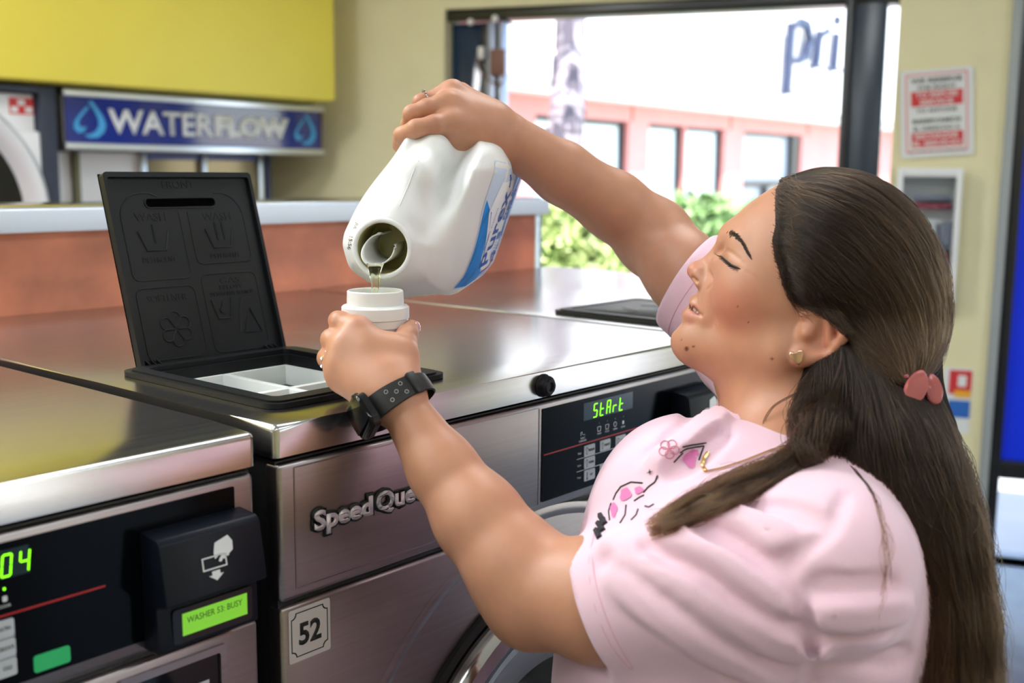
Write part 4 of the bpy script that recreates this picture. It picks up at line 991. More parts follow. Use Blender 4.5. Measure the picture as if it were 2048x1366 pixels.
# the neck must melt into the trunk, the wrists into the forearms
body.g[1] = (torso + armL + armR, .02, None)
import time as _t
t0_ = _t.time()
allp = np.concatenate([np.array([P(1340, 330, 1.0), P(1900, 900, 1.0), P(640, 640, 1.1), P(780, 160, 1.2), P(1650, 1100, .75), P(1300, 500, 1.32), P(1480, 1700, .98), P(990, 1280, .84), P(640, 760, .95), P(1300, 1350, .80)])])
blo = np.minimum(allp.min(0), P(1560, 560, 1.1) - .14) - .06; bhi = np.maximum(allp.max(0), P(1560, 560, .9) + .14) + .06
X, Q = skin_field(body_ev, blo, bhi, .00145)
print('body', len(X), 'verts', round(_t.time() - t0_, 1), 's')
person = empty('person', (*P(1500, 1300, .98)[:2], 0), 'woman in a pale pink shirt with long brown hair pouring detergent', 'person')
# skin colour: freckles, blush and lips belong to the skin itself
SKIN = np.array(rgb('BC876B')); q = (X - HC) @ HR.T; qa = q.copy(); qa[:, 2] = np.abs(qa[:, 2])
col = np.tile(SKIN, (len(X), 1))
def blend(c, centre, rad, amt, pts=None):
    global col
    d = np.linalg.norm(((qa if pts is None else pts) - centre) / np.asarray(rad), axis=1); w = np.clip(1 - d, 0, 1); w = w * w * (3 - 2 * w) * amt
    col = col * (1 - w[:, None]) + np.array(c) * w[:, None]
blend(rgb('8F6048'), H(1467, 512, .036), (.012, .010, .014), .40); RED = rgb('B5584A'); hm = q[:, 0] ** 2 + q[:, 1] ** 2 + q[:, 2] ** 2 < .15 ** 2
blend(rgb('BC6653'), H(1485, 608, .048), (.048, .040, .045), .62); blend(RED, H(1385, 545, .004), (.018, .016, .018), .45); blend(RED, H(1640, 670, .075), (.03, .035, .03), .35)
LIP = rgb('B4665F')
for a_, b_, r_ in ((H(1391, 603, 0), H(1394, 609, .011), .0066), (H(1394, 609, .011), H(1399, 618, .019), .0062), (H(1399, 618, .019), H(1406, 629, .0245), .0048), (H(1380, 631, 0), H(1385, 633, .011), .0086), (H(1385, 633, .011), H(1393, 636, .019), .0080), (H(1393, 636, .019), H(1406, 638, .0245), .0056)):
    t_ = np.clip(((qa - a_) @ (b_ - a_)) / ((b_ - a_) @ (b_ - a_)), 0, 1); dd = np.linalg.norm(qa - a_ - t_[:, None] * (b_ - a_), axis=1)
    w = np.clip((r_ - dd) / .0025, 0, 1)[:, None] * .85; col = col * (1 - w) + np.array(LIP) * w
DK = rgb('5A3426')
for (x_, y_, r_) in ((1378, 694, .0026), (1545, 707, .0017), (1392, 689, .0012), (1368, 676, .0010), (1480, 610, .0008), (1500, 640, .0008)):
    dd = np.hypot(*(q[:, :2] - H(x_, y_)[:2]).T); w = (np.clip((r_ - dd) / (r_ * .5), 0, 1) * (q[:, 2] > .0))[:, None]; col = col * (1 - w) + np.array(DK) * w
KN_ = rgb('A85F4B')
for f in fingL[:4] + fingR[:4]:
    for j in (0, 1): blend(KN_, P(*f[j][:3]), (.016,) * 3, .5, X)
SKINM = mat('skin', (.5, .28, .18), .46, sss=.22, ssss=.006, noise=((700, 700, 700), 0, .10, .05), bdist=.0005)
nt = SKINM.node_tree; va = nt.nodes.new('ShaderNodeVertexColor'); va.layer_name = 'tint'
nz = nt.nodes.new('ShaderNodeTexNoise'); nz.inputs['Scale'].default_value = 60; nz.inputs['Detail'].default_value = 5
tcn = nt.nodes.new('ShaderNodeTexCoord'); nt.links.new(tcn.outputs['Object'], nz.inputs[0])
hs = nt.nodes.new('ShaderNodeHueSaturation'); mr_ = nt.nodes.new('ShaderNodeMapRange'); mr_.inputs[3].default_value = .88; mr_.inputs[4].default_value = 1.12
nt.links.new(nz.outputs[0], mr_.inputs[0]); nt.links.new(mr_.outputs[0], hs.inputs['Value']); nt.links.new(va.outputs[0], hs.inputs['Color'])
nt.links.new(hs.outputs[0], nt.nodes['Principled BSDF'].inputs['Base Color'])
skin = np_mesh('body', X, Q, SKINM, person, True, True); vcolor(skin, col)
# ------------------------------------------------------------------ shirt
MARCH_BODY = lambda p: body.eval(p)
sh_o = P(1640, 1140, .815)
shirt = Field()
armc = [('u', cone(P(1650, 1135, .815), P(1420, 1160, .842), .062, .0590), .0), ('u', cone(P(1420, 1160, .842), P(1150, 1226, .892), .0590, .0545), .02)]
farc = [('u', cone(P(1490, 690, 1.15), P(1395, 575, 1.195), .052, .053), .0), ('u', cone(P(1395, 575, 1.195), P(1330, 490, 1.232), .053, .050), .02)]
core = [('u', ell(P(1540, 1115, .98), CR, (.118, .118, .150)), 0), ('u', ell(P(1640, 1160, .965), CR, (.090, .125, .135)), .04),
        ('u', ball(P(1372, 1024, .935), .071), .045), ('u', ball(P(1362, 990, 1.03), .071), .045),
        ('u', ell(P(1425, 1400, .98), CR, (.142, .22, .165)), .06), ('u', ell(P(1470, 1700, .98), CR, (.145, .20, .17)), .06),
        ('u', cone(P(1650, 1120, .84), P(1625, 975, .95), .050, .046), .05), ('u', cone(P(1610, 960, .99), P(1490, 690, 1.14), .046, .044), .05)]
cuffL_o = P(1204, 1217, .885); cuffL_n = CR[0] * -.88 + CR[1] * .385 + CR[2] * .28; cuffL_n /= np.linalg.norm(cuffL_n)
cuffR_o = P(1376, 560, 1.2); cuffR_n = CR[0] * -.72 + CR[1] * -.52 + CR[2] * .30; cuffR_n /= np.linalg.norm(cuffR_n)
hem_o = P(1450, 1720, .98); hem_n = np.array([0, 0, -1.0])
nk_a, nk_b = P(1580, 795, .985), P(1612, 960, .985)
neckf = cone(nk_a + (nk_a - nk_b) * 1.0, nk_b, .0645, .060)
def folds(specs):                                                  # soft ridges and creases that follow lines seen on the cloth
    out = []
    for op, r, sink, pts in specs:
        pts = np.array(pts, float); n = 12; t = np.linspace(0, len(pts) - 1, n); px = np.interp(t, range(len(pts)), pts[:, 0]); py = np.interp(t, range(len(pts)), pts[:, 1])
        d, hit, D = march(lambda p: shirt0.eval(p), px, py)
        X_ = CP + D * (d + (sink if op == 'u' else -sink))[:, None]
        for a_, b_ in zip(X_[:-1], X_[1:]): out.append((op, cone(a_, b_, r), r * 1.3))
    return out
shirt0 = Field()
shirt0.group(core, .0); shirt0.group(armc, .035); shirt0.group(farc, .035)
FOLDS = folds([
    ('s', .0085, .0050, [(1215, 1110), (1330, 1180), (1440, 1260), (1550, 1315), (1620, 1325)]),
    ('u', .0100, .0075, [(1230, 1095), (1340, 1150), (1450, 1225), (1560, 1280), (1625, 1290)]),
    ('s', .0080, .0050, [(1300, 1085), (1400, 1120), (1490, 1190), (1590, 1240), (1625, 1245)]),
    ('u', .0090, .0065, [(1330, 1068), (1430, 1105), (1520, 1165), (1600, 1205)]),
    ('s', .0070, .0045, [(1400, 1045), (1470, 1070), (1530, 1110), (1570, 1130)]),
    ('u', .0080, .0060, [(1440, 1020), (1510, 1050), (1570, 1090)]),
    ('s', .0060, .0038, [(1490, 1000), (1570, 1010), (1650, 1040)]),
    ('s', .0090, .0055, [(1250, 1190), (1330, 1260), (1440, 1330), (1560, 1375)]),
    ('u', .0090, .0065, [(1240, 1160), (1320, 1225), (1430, 1300), (1550, 1350)]),
    ('s', .0080, .0048, [(1640, 1180), (1700, 1190), (1790, 1180)]),
    ('s', .0085, .0052, [(1630, 1270), (1700, 1265), (1800, 1255)]),
    ('u', .0085, .0060, [(1640, 1225), (1710, 1225), (1800, 1215)]),
    ('s', .0080, .0050, [(1640, 1340), (1720, 1330), (1820, 1320)]),
    ('s', .0080, .0050, [(1300, 905), (1360, 865), (1420, 815), (1455, 790)]),
    ('u', .0090, .0068, [(1320, 930), (1380, 885), (1440, 830)]),
    ('s', .0070, .0044, [(1345, 940), (1400, 905), (1450, 860)]),
    ('s', .0060, .0040, [(1330, 875), (1375, 830), (1410, 790)]),
    ('s', .0045, .0028, [(1690, 985), (1660, 1060), (1590, 1110), (1545, 1130)]),
    ('s', .0045, .0028, [(1545, 1130), (1590, 1180), (1620, 1250), (1625, 1330), (1622, 1400)]),
])
shirt.group(core, .0); shirt.group(armc, .035)
g_all = core + [(o, f, .035) for o, f, k in armc] + [(o, f, .035) for o, f, k in farc]
cut = [('i', plane(cuffL_o, cuffL_n), .0)]
# cuff planes must only trim their own sleeve: fade the plane out away from it
def near_plane(o, n, c, rad):
    pl = plane(o, n)
    return lambda p: np.where(np.linalg.norm(p - c, axis=-1) < rad, pl(p), -1.0)
shirt = Field()
g_plain = Field(); g_plain.group(core, .0)
g_plain.group([(o, f, k) for o, f, k in armc] + [('i', plane(cuffL_o, cuffL_n), 0)], .035); g_plain.group([(o, f, k) for o, f, k in farc] + [('i', plane(cuffR_o, cuffR_n), 0)], .035)
class Shirt:                                                       # folds stay within a few millimetres of the smooth cloth
    def eval(s, p, cen=None, R=0.):
        a = g_plain.eval(p, cen, R); b = a.copy()
        for op, fn, k in FOLDS:
            m = slice(None)
            if cen is not None:
                m = fn(cen) < R * 1.35 + .02
                if not m.any(): continue
            d = fn(p[m]); b[m] = smin(b[m], d, k) if op == 'u' else -smin(-b[m], d, k)
        v = a + np.clip(b - a, -.0065, .0050)
        for f_ in CUTS: v = np.maximum(v, f_(p))
        return v
CUTS = [plane(hem_o, hem_n), lambda p: -neckf(p)]
shirt = Shirt()
t0_ = _t.time()
ev = lambda p, cen=None, R=0.: shirt.eval(p, cen, R)
slo = np.minimum.reduce([P(1050, 1000, .95), P(1900, 1000, .7), P(1400, 450, 1.3), P(1000, 1750, .98), P(1900, 1750, .98), P(1500, 900, 1.25), P(1100, 1400, .80), P(1850, 1400, .80), P(1100, 1750, 1.2)]) - .12
shi = np.maximum.reduce([P(1050, 1000, .95), P(1900, 1000, .7), P(1400, 450, 1.3), P(1000, 1750, .98), P(1900, 1750, .98), P(1500, 900, 1.25), P(1100, 1400, .80), P(1850, 1400, .80), P(1100, 1750, 1.2)]) + .12
SX, SQ_ = skin_field(ev, slo, shi, .0030)
fc_ = SX[SQ_].mean(1); fn_ = np.cross(SX[SQ_[:, 2]] - SX[SQ_[:, 0]], SX[SQ_[:, 3]] - SX[SQ_[:, 1]]); fn_ /= np.maximum(np.linalg.norm(fn_, axis=1), 1e-12)[:, None]
drop_ = (np.abs((fc_ - hem_o) @ hem_n) < .0012)
for o_, n_, off_, rad in ((cuffL_o, cuffL_n, cuffL_o + cuffL_n * .05, .125), (cuffR_o, cuffR_n, cuffR_o + cuffR_n * .045, .12)):
    drop_ |= (np.abs((fc_ - o_) @ n_) < .0016) & (np.linalg.norm(fc_ - off_, axis=1) < rad) & (np.abs(fn_ @ n_) > .75)
drop_ |= np.abs(neckf(fc_)) < .0009
# anything left beyond a cuff plane or above the neck hole is waste
SQk = SQ_[~drop_]
# keep the largest connected sheet
par = np.arange(len(SX))
def comp(Qk, nv):
    lab = np.arange(nv)
    for _ in range(4000):
        m = lab[Qk].min(1); new = lab.copy(); np.minimum.at(new, Qk.ravel(), np.repeat(m, Qk.shape[1])); new = new[new]
        if (new == lab).all(): break
        lab = new
    return lab
lab = comp(SQk, len(SX)); lf_ = lab[SQk[:, 0]]; big = np.bincount(lf_).argmax(); SQk = SQk[lf_ == big]
SX, SQk = compact(SX, SQk)
# trim edges: slide the rim vertices into an even line
ed = np.sort(np.concatenate([SQk[:, [i, (i + 1) % 4]] for i in range(4)]), 1)
ue, cn = np.unique(ed, axis=0, return_counts=True); be_ = ue[cn == 1]
for _ in range(14):
    acc = np.zeros_like(SX); cnt_ = np.zeros(len(SX)); np.add.at(acc, be_[:, 0], SX[be_[:, 1]]); np.add.at(acc, be_[:, 1], SX[be_[:, 0]]); np.add.at(cnt_, be_.ravel(), 1)
    bm_ = cnt_ > 0; SX[bm_] = SX[bm_] * .5 + .5 * acc[bm_] / cnt_[bm_][:, None]
for o_, n_, off_, rad in ((cuffL_o, cuffL_n, cuffL_o + cuffL_n * .05, .125), (cuffR_o, cuffR_n, cuffR_o + cuffR_n * .045, .12)):
    m_ = bm_ & (np.abs((SX - o_) @ n_) < .006) & (np.linalg.norm(SX - off_, axis=1) < rad); SX[m_] -= ((SX[m_] - o_) @ n_)[:, None] * n_
print('shirt', len(SX), round(_t.time() - t0_, 1), 's')
PINK = mat('pale_pink_cotton', 'E7C3D3', .85, noise=((900, 900, 900), .02, .12, 0), bdist=.0004, sheen=.25)
sho = np_mesh('shirt', SX, SQk, PINK, person)
md = sho.modifiers.new('thick', 'SOLIDIFY'); md.thickness = .0016; md.offset = -1
# boundary loops: neck rib, cuff and hem stitching
ed = np.sort(np.concatenate([SQk[:, [i, (i + 1) % 4]] for i in range(4)]), 1)
ue, cn = np.unique(ed, axis=0, return_counts=True); be_ = ue[cn == 1]
adj = {}
for a_, b_ in be_: adj.setdefault(a_, []).append(b_); adj.setdefault(b_, []).append(a_)
loops = []; seen = set()
for s_ in adj:
    if s_ in seen: continue
    L = [s_]; seen.add(s_); cur = s_
    while True:
        nx = [v for v in adj[cur] if v not in seen]
        if not nx: break
        cur = nx[0]; seen.add(cur); L.append(cur)
    loops.append(np.array(L))
loops.sort(key=len, reverse=True)
def near_loop(c): return min((l for l in loops if len(l) > 40), key=lambda l: np.linalg.norm(SX[l].mean(0) - c))
def smooth_loop(l, it=12, step=3):
    x = SX[l].copy()
    for _ in range(it): x = (np.roll(x, 1, 0) + x * 2 + np.roll(x, -1, 0)) / 4
    return x[::step]
nl = smooth_loop(near_loop(P(1545, 850, .985)), 30, 3)
nc = nl.mean(0); axn = (nk_a - nk_b) / np.linalg.norm(nk_a - nk_b)
cb = MB(); prev = None; rows = []
for i in range(len(nl)):
    p = nl[i]; rd_ = p - nc; rd_ -= axn * (rd_ @ axn); rd_ /= np.linalg.norm(rd_)
    sec = [p + rd_ * .0135 - axn * .0065, p + rd_ * .0125 - axn * .0035, p + rd_ * .0060 + axn * .0008, p + rd_ * .0005 + axn * .0022, p - rd_ * .0018 + axn * .0010, p - rd_ * .0018 - axn * .0030]
    rows.append([cb.b.verts.new(tuple(v)) for v in sec])
for i in range(len(rows)):
    A, B_ = rows[i], rows[(i + 1) % len(rows)]
    for j in range(len(A) - 1): cb.b.faces.new((A[j], A[j + 1], B_[j + 1], B_[j]))
cb.out('collar_rib', PINK, sho, True, None, 60)
STITCH = mat('pink_seam_thread', 'DDB0BE', .8)
def seam(name, c, o_, n_, off, rad, r=.0006):                      # a line of stitching parallel to a hem, marched onto the cloth
    l = smooth_loop(near_loop(c), 10, 3); pts = l - n_ * off
    g_ = shirt0
    for _ in range(12):
        e_ = 1e-3; v = g_.eval(pts); gr = np.stack([g_.eval(pts + np.eye(3)[i] * e_) - v for i in range(3)], 1) / e_
        gr /= np.maximum(np.linalg.norm(gr, axis=1), 1e-6)[:, None]; pts = pts - gr * v[:, None] * .8
    MB().tube([p for p in pts], r, 5, True, True).out(name, STITCH, sho, True)
seam('cuff_stitching', cuffL_o, cuffL_o, cuffL_n, .021, .1); seam('cuff_stitching', cuffR_o, cuffR_o, cuffR_n, .021, .1)
# ---- print on the shirt front: loose flower, sparkle, pink blots, ink strokes and block letters
def onshirt(pts, off=.0012):
    pts = np.array(pts, float); d, hit, D = march(lambda p: shirt.eval(p), pts[:, 0], pts[:, 1]); return CP + D * (d - off)[:, None]
FLP = mat('pink_line_print', 'C9788F', .8); BLOT = mat('pink_blot_print', 'D777AE', .8); INKS = mat('dark_print', '23242C', .8)
def sline(name, pts, r, m, n=None):
    pts = np.array(pts, float); n = n or max(6, len(pts) * 3); t = np.linspace(0, len(pts) - 1, n)
    MB().tube(onshirt(np.stack([np.interp(t, range(len(pts)), pts[:, i]) for i in (0, 1)], 1), .0004), r, 5).out(name, m, sho, True)
def sblot(name, c, pts, m):
    b_ = MB(); rim = onshirt([(c[0] + x, c[1] + y) for x, y in pts]); mid = onshirt([(c[0] + x * .5, c[1] + y * .5) for x, y in pts]); ce_ = onshirt([c])[0]
    R1 = [b_.b.verts.new(tuple(v)) for v in rim]; R2 = [b_.b.verts.new(tuple(v)) for v in mid]; c_ = b_.b.verts.new(tuple(ce_)); n = len(R1)
    for i in range(n):
        j = (i + 1) % n; b_.b.faces.new((R1[i], R1[j], R2[j], R2[i])); b_.b.faces.new((R2[i], R2[j], c_))
    b_.out(name, m, sho, True)
fcx, fcy = 1338, 898
for k in range(5):
    a_ = math.radians(-60 + 72 * k); cx_, cy_ = fcx + 12 * math.cos(a_), fcy + 11 * math.sin(a_)
    sline('flower_petal', [(fcx, fcy)] + [(cx_ + 9 * math.cos(a_ + math.radians(w)), cy_ + 8.5 * math.sin(a_ + math.radians(w))) for w in range(-130, 131, 26)] + [(fcx, fcy)], .0004, FLP, 30)
sblot('sparkle', (1299, 944), [(0, -7), (1.5, -1.5), (7, -2), (2, 1), (1, 6), (-1, 1.5), (-7, 3), (-1.5, -1)], INKS)
def wob(rx, ry, n=14, s=1): return [(rx * (1 + .22 * math.sin(3 * t + s)) * math.cos(t), ry * (1 + .22 * math.cos(2 * t + s)) * math.sin(t)) for t in np.linspace(0, 2 * math.pi, n, endpoint=False)]
for c_, rx, ry, s_ in (((1250, 988), 11, 14, 1), ((1277, 980), 9, 7, 2), ((1227, 1020), 7, 13, 3), ((1380, 920), 13, 14, 4), ((1389, 905), 10, 7, 5)): sblot('pink_blot', c_, wob(rx, ry, 14, s_), BLOT)
for q in ([(1240, 974), (1262, 964), (1285, 966)], [(1226, 1000), (1232, 986), (1241, 974)], [(1219, 1040), (1217, 1022), (1222, 1006)], [(1287, 985), (1296, 974), (1310, 964), (1315, 951)], [(1268, 1002), (1278, 995), (1288, 990)], [(1290, 1012), (1298, 1014), (1308, 1008)], [(1240, 1046), (1250, 1030), (1252, 1010)], [(1262, 1040), (1272, 1030), (1276, 1018)],
          [(1360, 906), (1372, 898), (1392, 894), (1408, 892)], [(1408, 892), (1402, 908), (1398, 920)], [(1348, 925), (1358, 914), (1366, 906)], [(1366, 894), (1384, 890), (1412, 886)]): sline('ink_stroke', q, .0007, INKS)
for q in ([(1196, 1046), (1206, 1062)], [(1200, 1030), (1211, 1048)], [(1203, 1054), (1207, 1038)], [(1192, 1060), (1199, 1076)]): sline('block_letter', q, .0026, INKS)
# ------------------------------------------------------------------ trousers and shoes, below the frame
hipc = P(1480, 1760, .98); lat = E3 - np.array([0, 0, E3[2]]); lat /= np.linalg.norm(lat); fwd_ = -E1 - np.array([0, 0, -E1[2]]); fwd_ /= np.linalg.norm(fwd_)
DENIM = mat('dark_denim', (.03, .04, .07), .8, noise=((300, 300, 300), .2, .1, 0))
tro = Field(); prs = [('u', ell(hipc, np.stack([fwd_, lat, [0, 0, 1.]]), (.135, .165, .13)), 0)]
for s_ in (-1, 1):
    h_ = hipc + lat * .085 * s_; kn = np.array([*(h_ - fwd_ * .0 + fwd_ * .05)[:2], .48]); an = np.array([*(h_ - fwd_ * .03)[:2], .10])
    prs += [('u', cone(h_, kn, .092, .066), .03), ('u', cone(kn, an, .066, .052), .03)]
tro.group(prs + [('i', plane((0, 0, .07), (0, 0, -1.)), 0)])
tlo = np.minimum(hipc, 0) ; tl_ = np.array([hipc[0] - .32, hipc[1] - .32, .05]); th_ = np.array([hipc[0] + .32, hipc[1] + .32, hipc[2] + .16])
X2, Q2 = skin_field(lambda p, c=None, R=0.: tro.eval(p, c, R), tl_, th_, .010)
np_mesh('trousers', X2, Q2, DENIM, person)
for s_ in (-1, 1):
    an = hipc + lat * .085 * s_ - fwd_ * .03; c_ = np.array([an[0], an[1], 0]); R3 = np.stack([fwd_, lat, [0, 0, 1.]])
    shf = Field(); shf.group([('u', ell(c_ + fwd_ * .07 + np.array([0, 0, .045]), R3, (.125, .047, .045)), 0), ('u', cone(c_ + np.array([0, 0, .05]), c_ + np.array([0, 0, .10]), .045, .045), .02), ('i', plane((0, 0, .004), (0, 0, -1.)), 0)])
    X3, Q3 = skin_field(lambda p, c=None, R=0.: shf.eval(p, c, R), c_ - .22, c_ + .24, .008)
    np_mesh('shoe', X3, Q3, mat('white_trainer', (.7, .7, .7), .5), person)
# ------------------------------------------------------------------ detergent jug
JM = P(764, 497, 1.05)
ju = CR[0] * -.125 + CR[1] * .165 - CR[2] * .975; ju /= np.linalg.norm(ju)            # toward the mouth
jw = CR[0] * .333 - CR[1] * .943; jw -= ju * (jw @ ju); jw /= np.linalg.norm(jw)     # toward the handle
jn = np.cross(jw, ju)                                                                 # toward the label
JR = np.stack([jn, jw, ju])
def J(n, w, u): return JM + n * jn + w * jw + u * ju
rho = .022
jp = poly_sd([(-.034, -.012), (-.026, -.024), (.014, -.030), (.050, -.022), (.0545, -.010), (.0555, .096), (.050, .102), (-.004, .098)])
def jbody(p):
    q = (p - JM) @ JR.T; d2 = jp(q[..., 0], q[..., 1]); 
    sA = np.clip(.075 + q[..., 2], 0, .05) * .30; sB = np.clip(.120 + q[..., 2], 0, .095) * .24; gn = np.clip((q[..., 0] - .020) / .030, 0, 1)
    d2 = d2 + sA + (sB - sA) * gn                                  # shoulders draw in toward the mouth
    gl = np.clip((.060 - q[..., 0]) / .030, 0, 1); gl = gl * gl * (3 - 2 * gl); gl = gl * np.clip((q[..., 0] + .034) / .030, .15, 1)
    utop = -.052 - .85 * np.clip(q[..., 1] - .015, 0, .10) * gl                          # the shoulder falls away under the grip
    du = np.maximum((q[..., 2] - utop) * .78, -(q[..., 2] + .264))
    return np.hypot(np.maximum(d2, 0), np.maximum(du, 0)) + np.minimum(np.maximum(d2, du), 0) - rho
def jl(f): return lambda p: f((p - JM) @ JR.T)
def jcyl(r, u0, u1):
    def f(q):
        a = np.hypot(q[..., 0], q[..., 1]) - r; b = np.abs(q[..., 2] - (u0 + u1) / 2) - abs(u1 - u0) / 2
        return np.minimum(np.maximum(a, b), 0) + np.hypot(np.maximum(a, 0), np.maximum(b, 0))
    return jl(f)
jug = Field()
jug.group([('u', jbody, 0), ('u', cone(J(0, 0, -.024), J(.008, .012, -.085), .030, .050), .035),
           ('s', ell(J(-.022, .072, -.140), JR, (.066, .018, .050)), .012),
           ('u', cone(J(.002, .034, -.028), J(.002, .072, -.044), .0200, .0165), .022), ('u', cone(J(.002, .072, -.044), J(.003, .097, -.082), .0165, .0155), .012),
           ('u', cone(J(.003, .097, -.082), J(.004, .102, -.215), .0155, .0165), .012),
           ('u', jcyl(.0285, -.05, -.004), .006), ('u', jcyl(.0275, -.02, 0), .0015), ('u', jcyl(.0305, -.019, -.015), .003),
           ('s', jcyl(.0248, -.052, .02), .0012)])
t0_ = _t.time()
jlo = np.min([J(a, b, c) for a in (-.07, .09) for b in (-.07, .14) for c in (-.31, .01)], 0) - .01; jhi = np.max([J(a, b, c) for a in (-.07, .09) for b in (-.07, .14) for c in (-.31, .01)], 0) + .01
JX, JQ = skin_field(lambda p, c=None, R=0.: jug.eval(p, c, R), jlo, jhi, .0021)
print('jug', len(JX), round(_t.time() - t0_, 1), 's')
jugo = empty('detergent_jug', J(.01, .03, -.15), 'white plastic detergent jug with blue label, tilted in her raised hand', 'jug')
WELL = mat('olive_lit_plastic', (.50, .47, .22), .35, sss=.2)  # yellow of light through plastic and liquid put into this colour
inner = (np.hypot(*((JX - JM) @ JR.T)[:, :2].T) < .0252) & (((JX - JM) @ ju) > -.056)
jb = np_mesh('bottle', JX, JQ, [JUGP, WELL], jugo)
fi = inner[JQ].all(1); mi = np.zeros(len(JQ), np.int32); mi[fi] = 1; jb.data.polygons.foreach_set('material_index', mi)
MJ = frame_mx(JM, jn, jw)
if (np.array(MJ.col[2][:3]) @ ju) < 0: raise RuntimeError('jug frame')
# pouring spout: a curled wall with a drawn lip, open toward the handle side
sp = MB(); rows = []
tt = np.linspace(-2.55, 2.55, 40)
low_dir = math.atan2(-.93, -.36)                                                      # direction of the lip in the n-w plane
for k, (z, sc) in enumerate(((-.050, 1.0), (-.030, 1.0), (-.014, 1.0), (-.004, 1.0), (0, 1.0))):
    row = []
    for t in tt:
        r = .0140 + (.0030 * max(0, math.cos(t)) ** 2) * (k / 4)
        lip = .010 * max(0, math.cos(t)) ** 1.5 - .010 * (abs(t) / 2.55) ** 2
        zz_ = z if k < 3 else z + lip * (k - 2) / 2
        a_ = low_dir + t
        row.append((-.0030 + r * math.cos(a_), -.0015 + r * math.sin(a_), zz_))
    rows.append(row)
V = [[sp.b.verts.new(p) for p in row] for row in rows]
for a_, b_ in zip(V[:-1], V[1:]):
    for i in range(len(a_) - 1): sp.b.faces.new((a_[i], a_[i + 1], b_[i + 1], b_[i]))
spo = sp.out('pour_spout', JUGP, jugo, True, MJ, 60)
md = spo.modifiers.new('thick', 'SOLIDIFY'); md.thickness = .0013
MB().lathe([(.0248, -.046), (.019, -.049), (.0145, -.050)], 40, mx=MJ).out('spout_well', WELL, jugo)
MB().lathe([(.0243, -.045), (.0243, -.0012), (.0249, .0002), (.0258, .0007), (.0278, .0007), (.0287, .0001), (.0291, -.0012), (.0291, -.022)], 72, mx=MJ).out('mouth_rim', JUGP, jugo, True, None, 60)
MB().lathe([(.0240, -.050), (.0240, -.0016), (.0244, -.0012)], 64, mx=MJ).out('bore_lining', WELL, jugo)
# mould seam along the grip
sm_ = [J(.0022, w, u) for w, u in ((.040, -.012), (.060, -.016), (.080, -.0225), (.092, -.0285))]
def jug_project(pts, off):
    pts = np.array(pts)
    for _ in range(10):
        v = jug.eval(pts); e_ = 5e-4; g = np.stack([jug.eval(pts + np.eye(3)[i] * e_) - v for i in range(3)], 1); g /= np.maximum(np.linalg.norm(g, axis=1), 1e-9)[:, None]; pts = pts - g * (v - off)[:, None] * .8
    return pts
MB().tube(jug_project(sm_, .0001), .0005, 6).out('mould_seam', JUGP, jugo)
# label wrapped on the face: everything is laid out in (w, u) and dropped onto the surface along -n
def jn_at(w, u):
    w = np.asarray(w, float); u = np.asarray(u, float); n = np.full(w.shape, .11)
    for _ in range(40):
        p = JM + n[..., None] * jn + w[..., None] * jw + u[..., None] * ju; v = jug.eval(p); n = np.maximum(n - np.maximum(v, -.004) * .8, .03)
    return n
def lab_pts(wu, off):
    wu = np.array(wu, float); n = jn_at(wu[:, 0], wu[:, 1]) + off; return JM + n[:, None] * jn + wu[:, 0:1] * jw + wu[:, 1:2] * ju
def lab_patch(name, outline, off, m, par, res=14):
    b = bmesh.new(); o_ = np.array(outline, float); lo, hi = o_.min(0), o_.max(0)
    vs = [b.verts.new((x, y, 0)) for x, y in outline]; f = b.faces.new(vs)
    for ax, nrm in ((0, (1, 0, 0)), (1, (0, 1, 0))):
        for t in np.linspace(lo[ax], hi[ax], res + 1)[1:-1]:
            c = [0, 0, 0]; c[ax] = t; bmesh.ops.bisect_plane(b, geom=b.verts[:] + b.edges[:] + b.faces[:], plane_co=c, plane_no=nrm)
    co = np.array([v.co[:2] for v in b.verts]); X_ = lab_pts(co, off)
    for v, x in zip(b.verts, X_): v.co = Vector([float(c) for c in x])
    me = bpy.data.meshes.new(name); b.to_mesh(me); b.free(); return finish(name, me, m, par, True)
def lab_text(s, w0, u0, wid, hei, m, par, bold=.0, off=.0010, align='LEFT'):
    o = text('label_text', s, Matrix.Identity(4), m, None, wid, hei, 0, bold, align); me = o.data
    b = bmesh.new(); b.from_mesh(me)
    co = np.array([v.co[:] for v in b.verts]); X_ = lab_pts(co[:, :2] + np.array([w0, u0]), off)
    for v, x in zip(b.verts, X_): v.co = Vector([float(c) for c in x])
    b.to_mesh(me); b.free(); o.parent = par; o.matrix_parent_inverse = MW(par).inverted(); return o
LBASE = mat('label_pale_blue', 'C9DBF2', .6, 0, .15); LWHITE = mat('label_white', 'EEF3FA', .6, 0, .15); LBLUE = mat('label_bright_blue', '1F86DB', .6, 0, .15, noise=((30, 200, 30), .35, 0, 0)); LNAVY = mat('label_navy', '2350B6', .6, 0, .15); LMID = mat('label_mid_blue', '5C86D6', .6, 0, .15); LRED = mat('label_plum', 'A23A6C', .6, 0, .15)
w0, w1, u0, u1 = -.030, .108, -.268, -.082
def rr2(a, b, c, d, r): return rrect(a, c, b, d, r, 5)
lab_o = lab_patch('label', rr2(w0, w1, u0, u1, .008), .0003, LBASE, jugo, 18)
lab_patch('blue_wedge', [(w0 + .002, u1 - .004), (w0 + .002, u1 - .105), (w0 + .013, u1 - .112), (w0 + .018, u1 - .080), (w0 + .040, u1 - .048), (w0 + .088, u1 - .020), (w0 + .098, u1 - .004)], .0006, LBLUE, lab_o)
lab_patch('blue_wedge', [(w0 + .002, u1 - .118), (w0 + .002, u0 + .03), (w0 + .010, u0 + .04), (w0 + .008, u1 - .122)], .0006, mat('label_soft_blue', '7FB0EA', .6, 0, .15), lab_o)
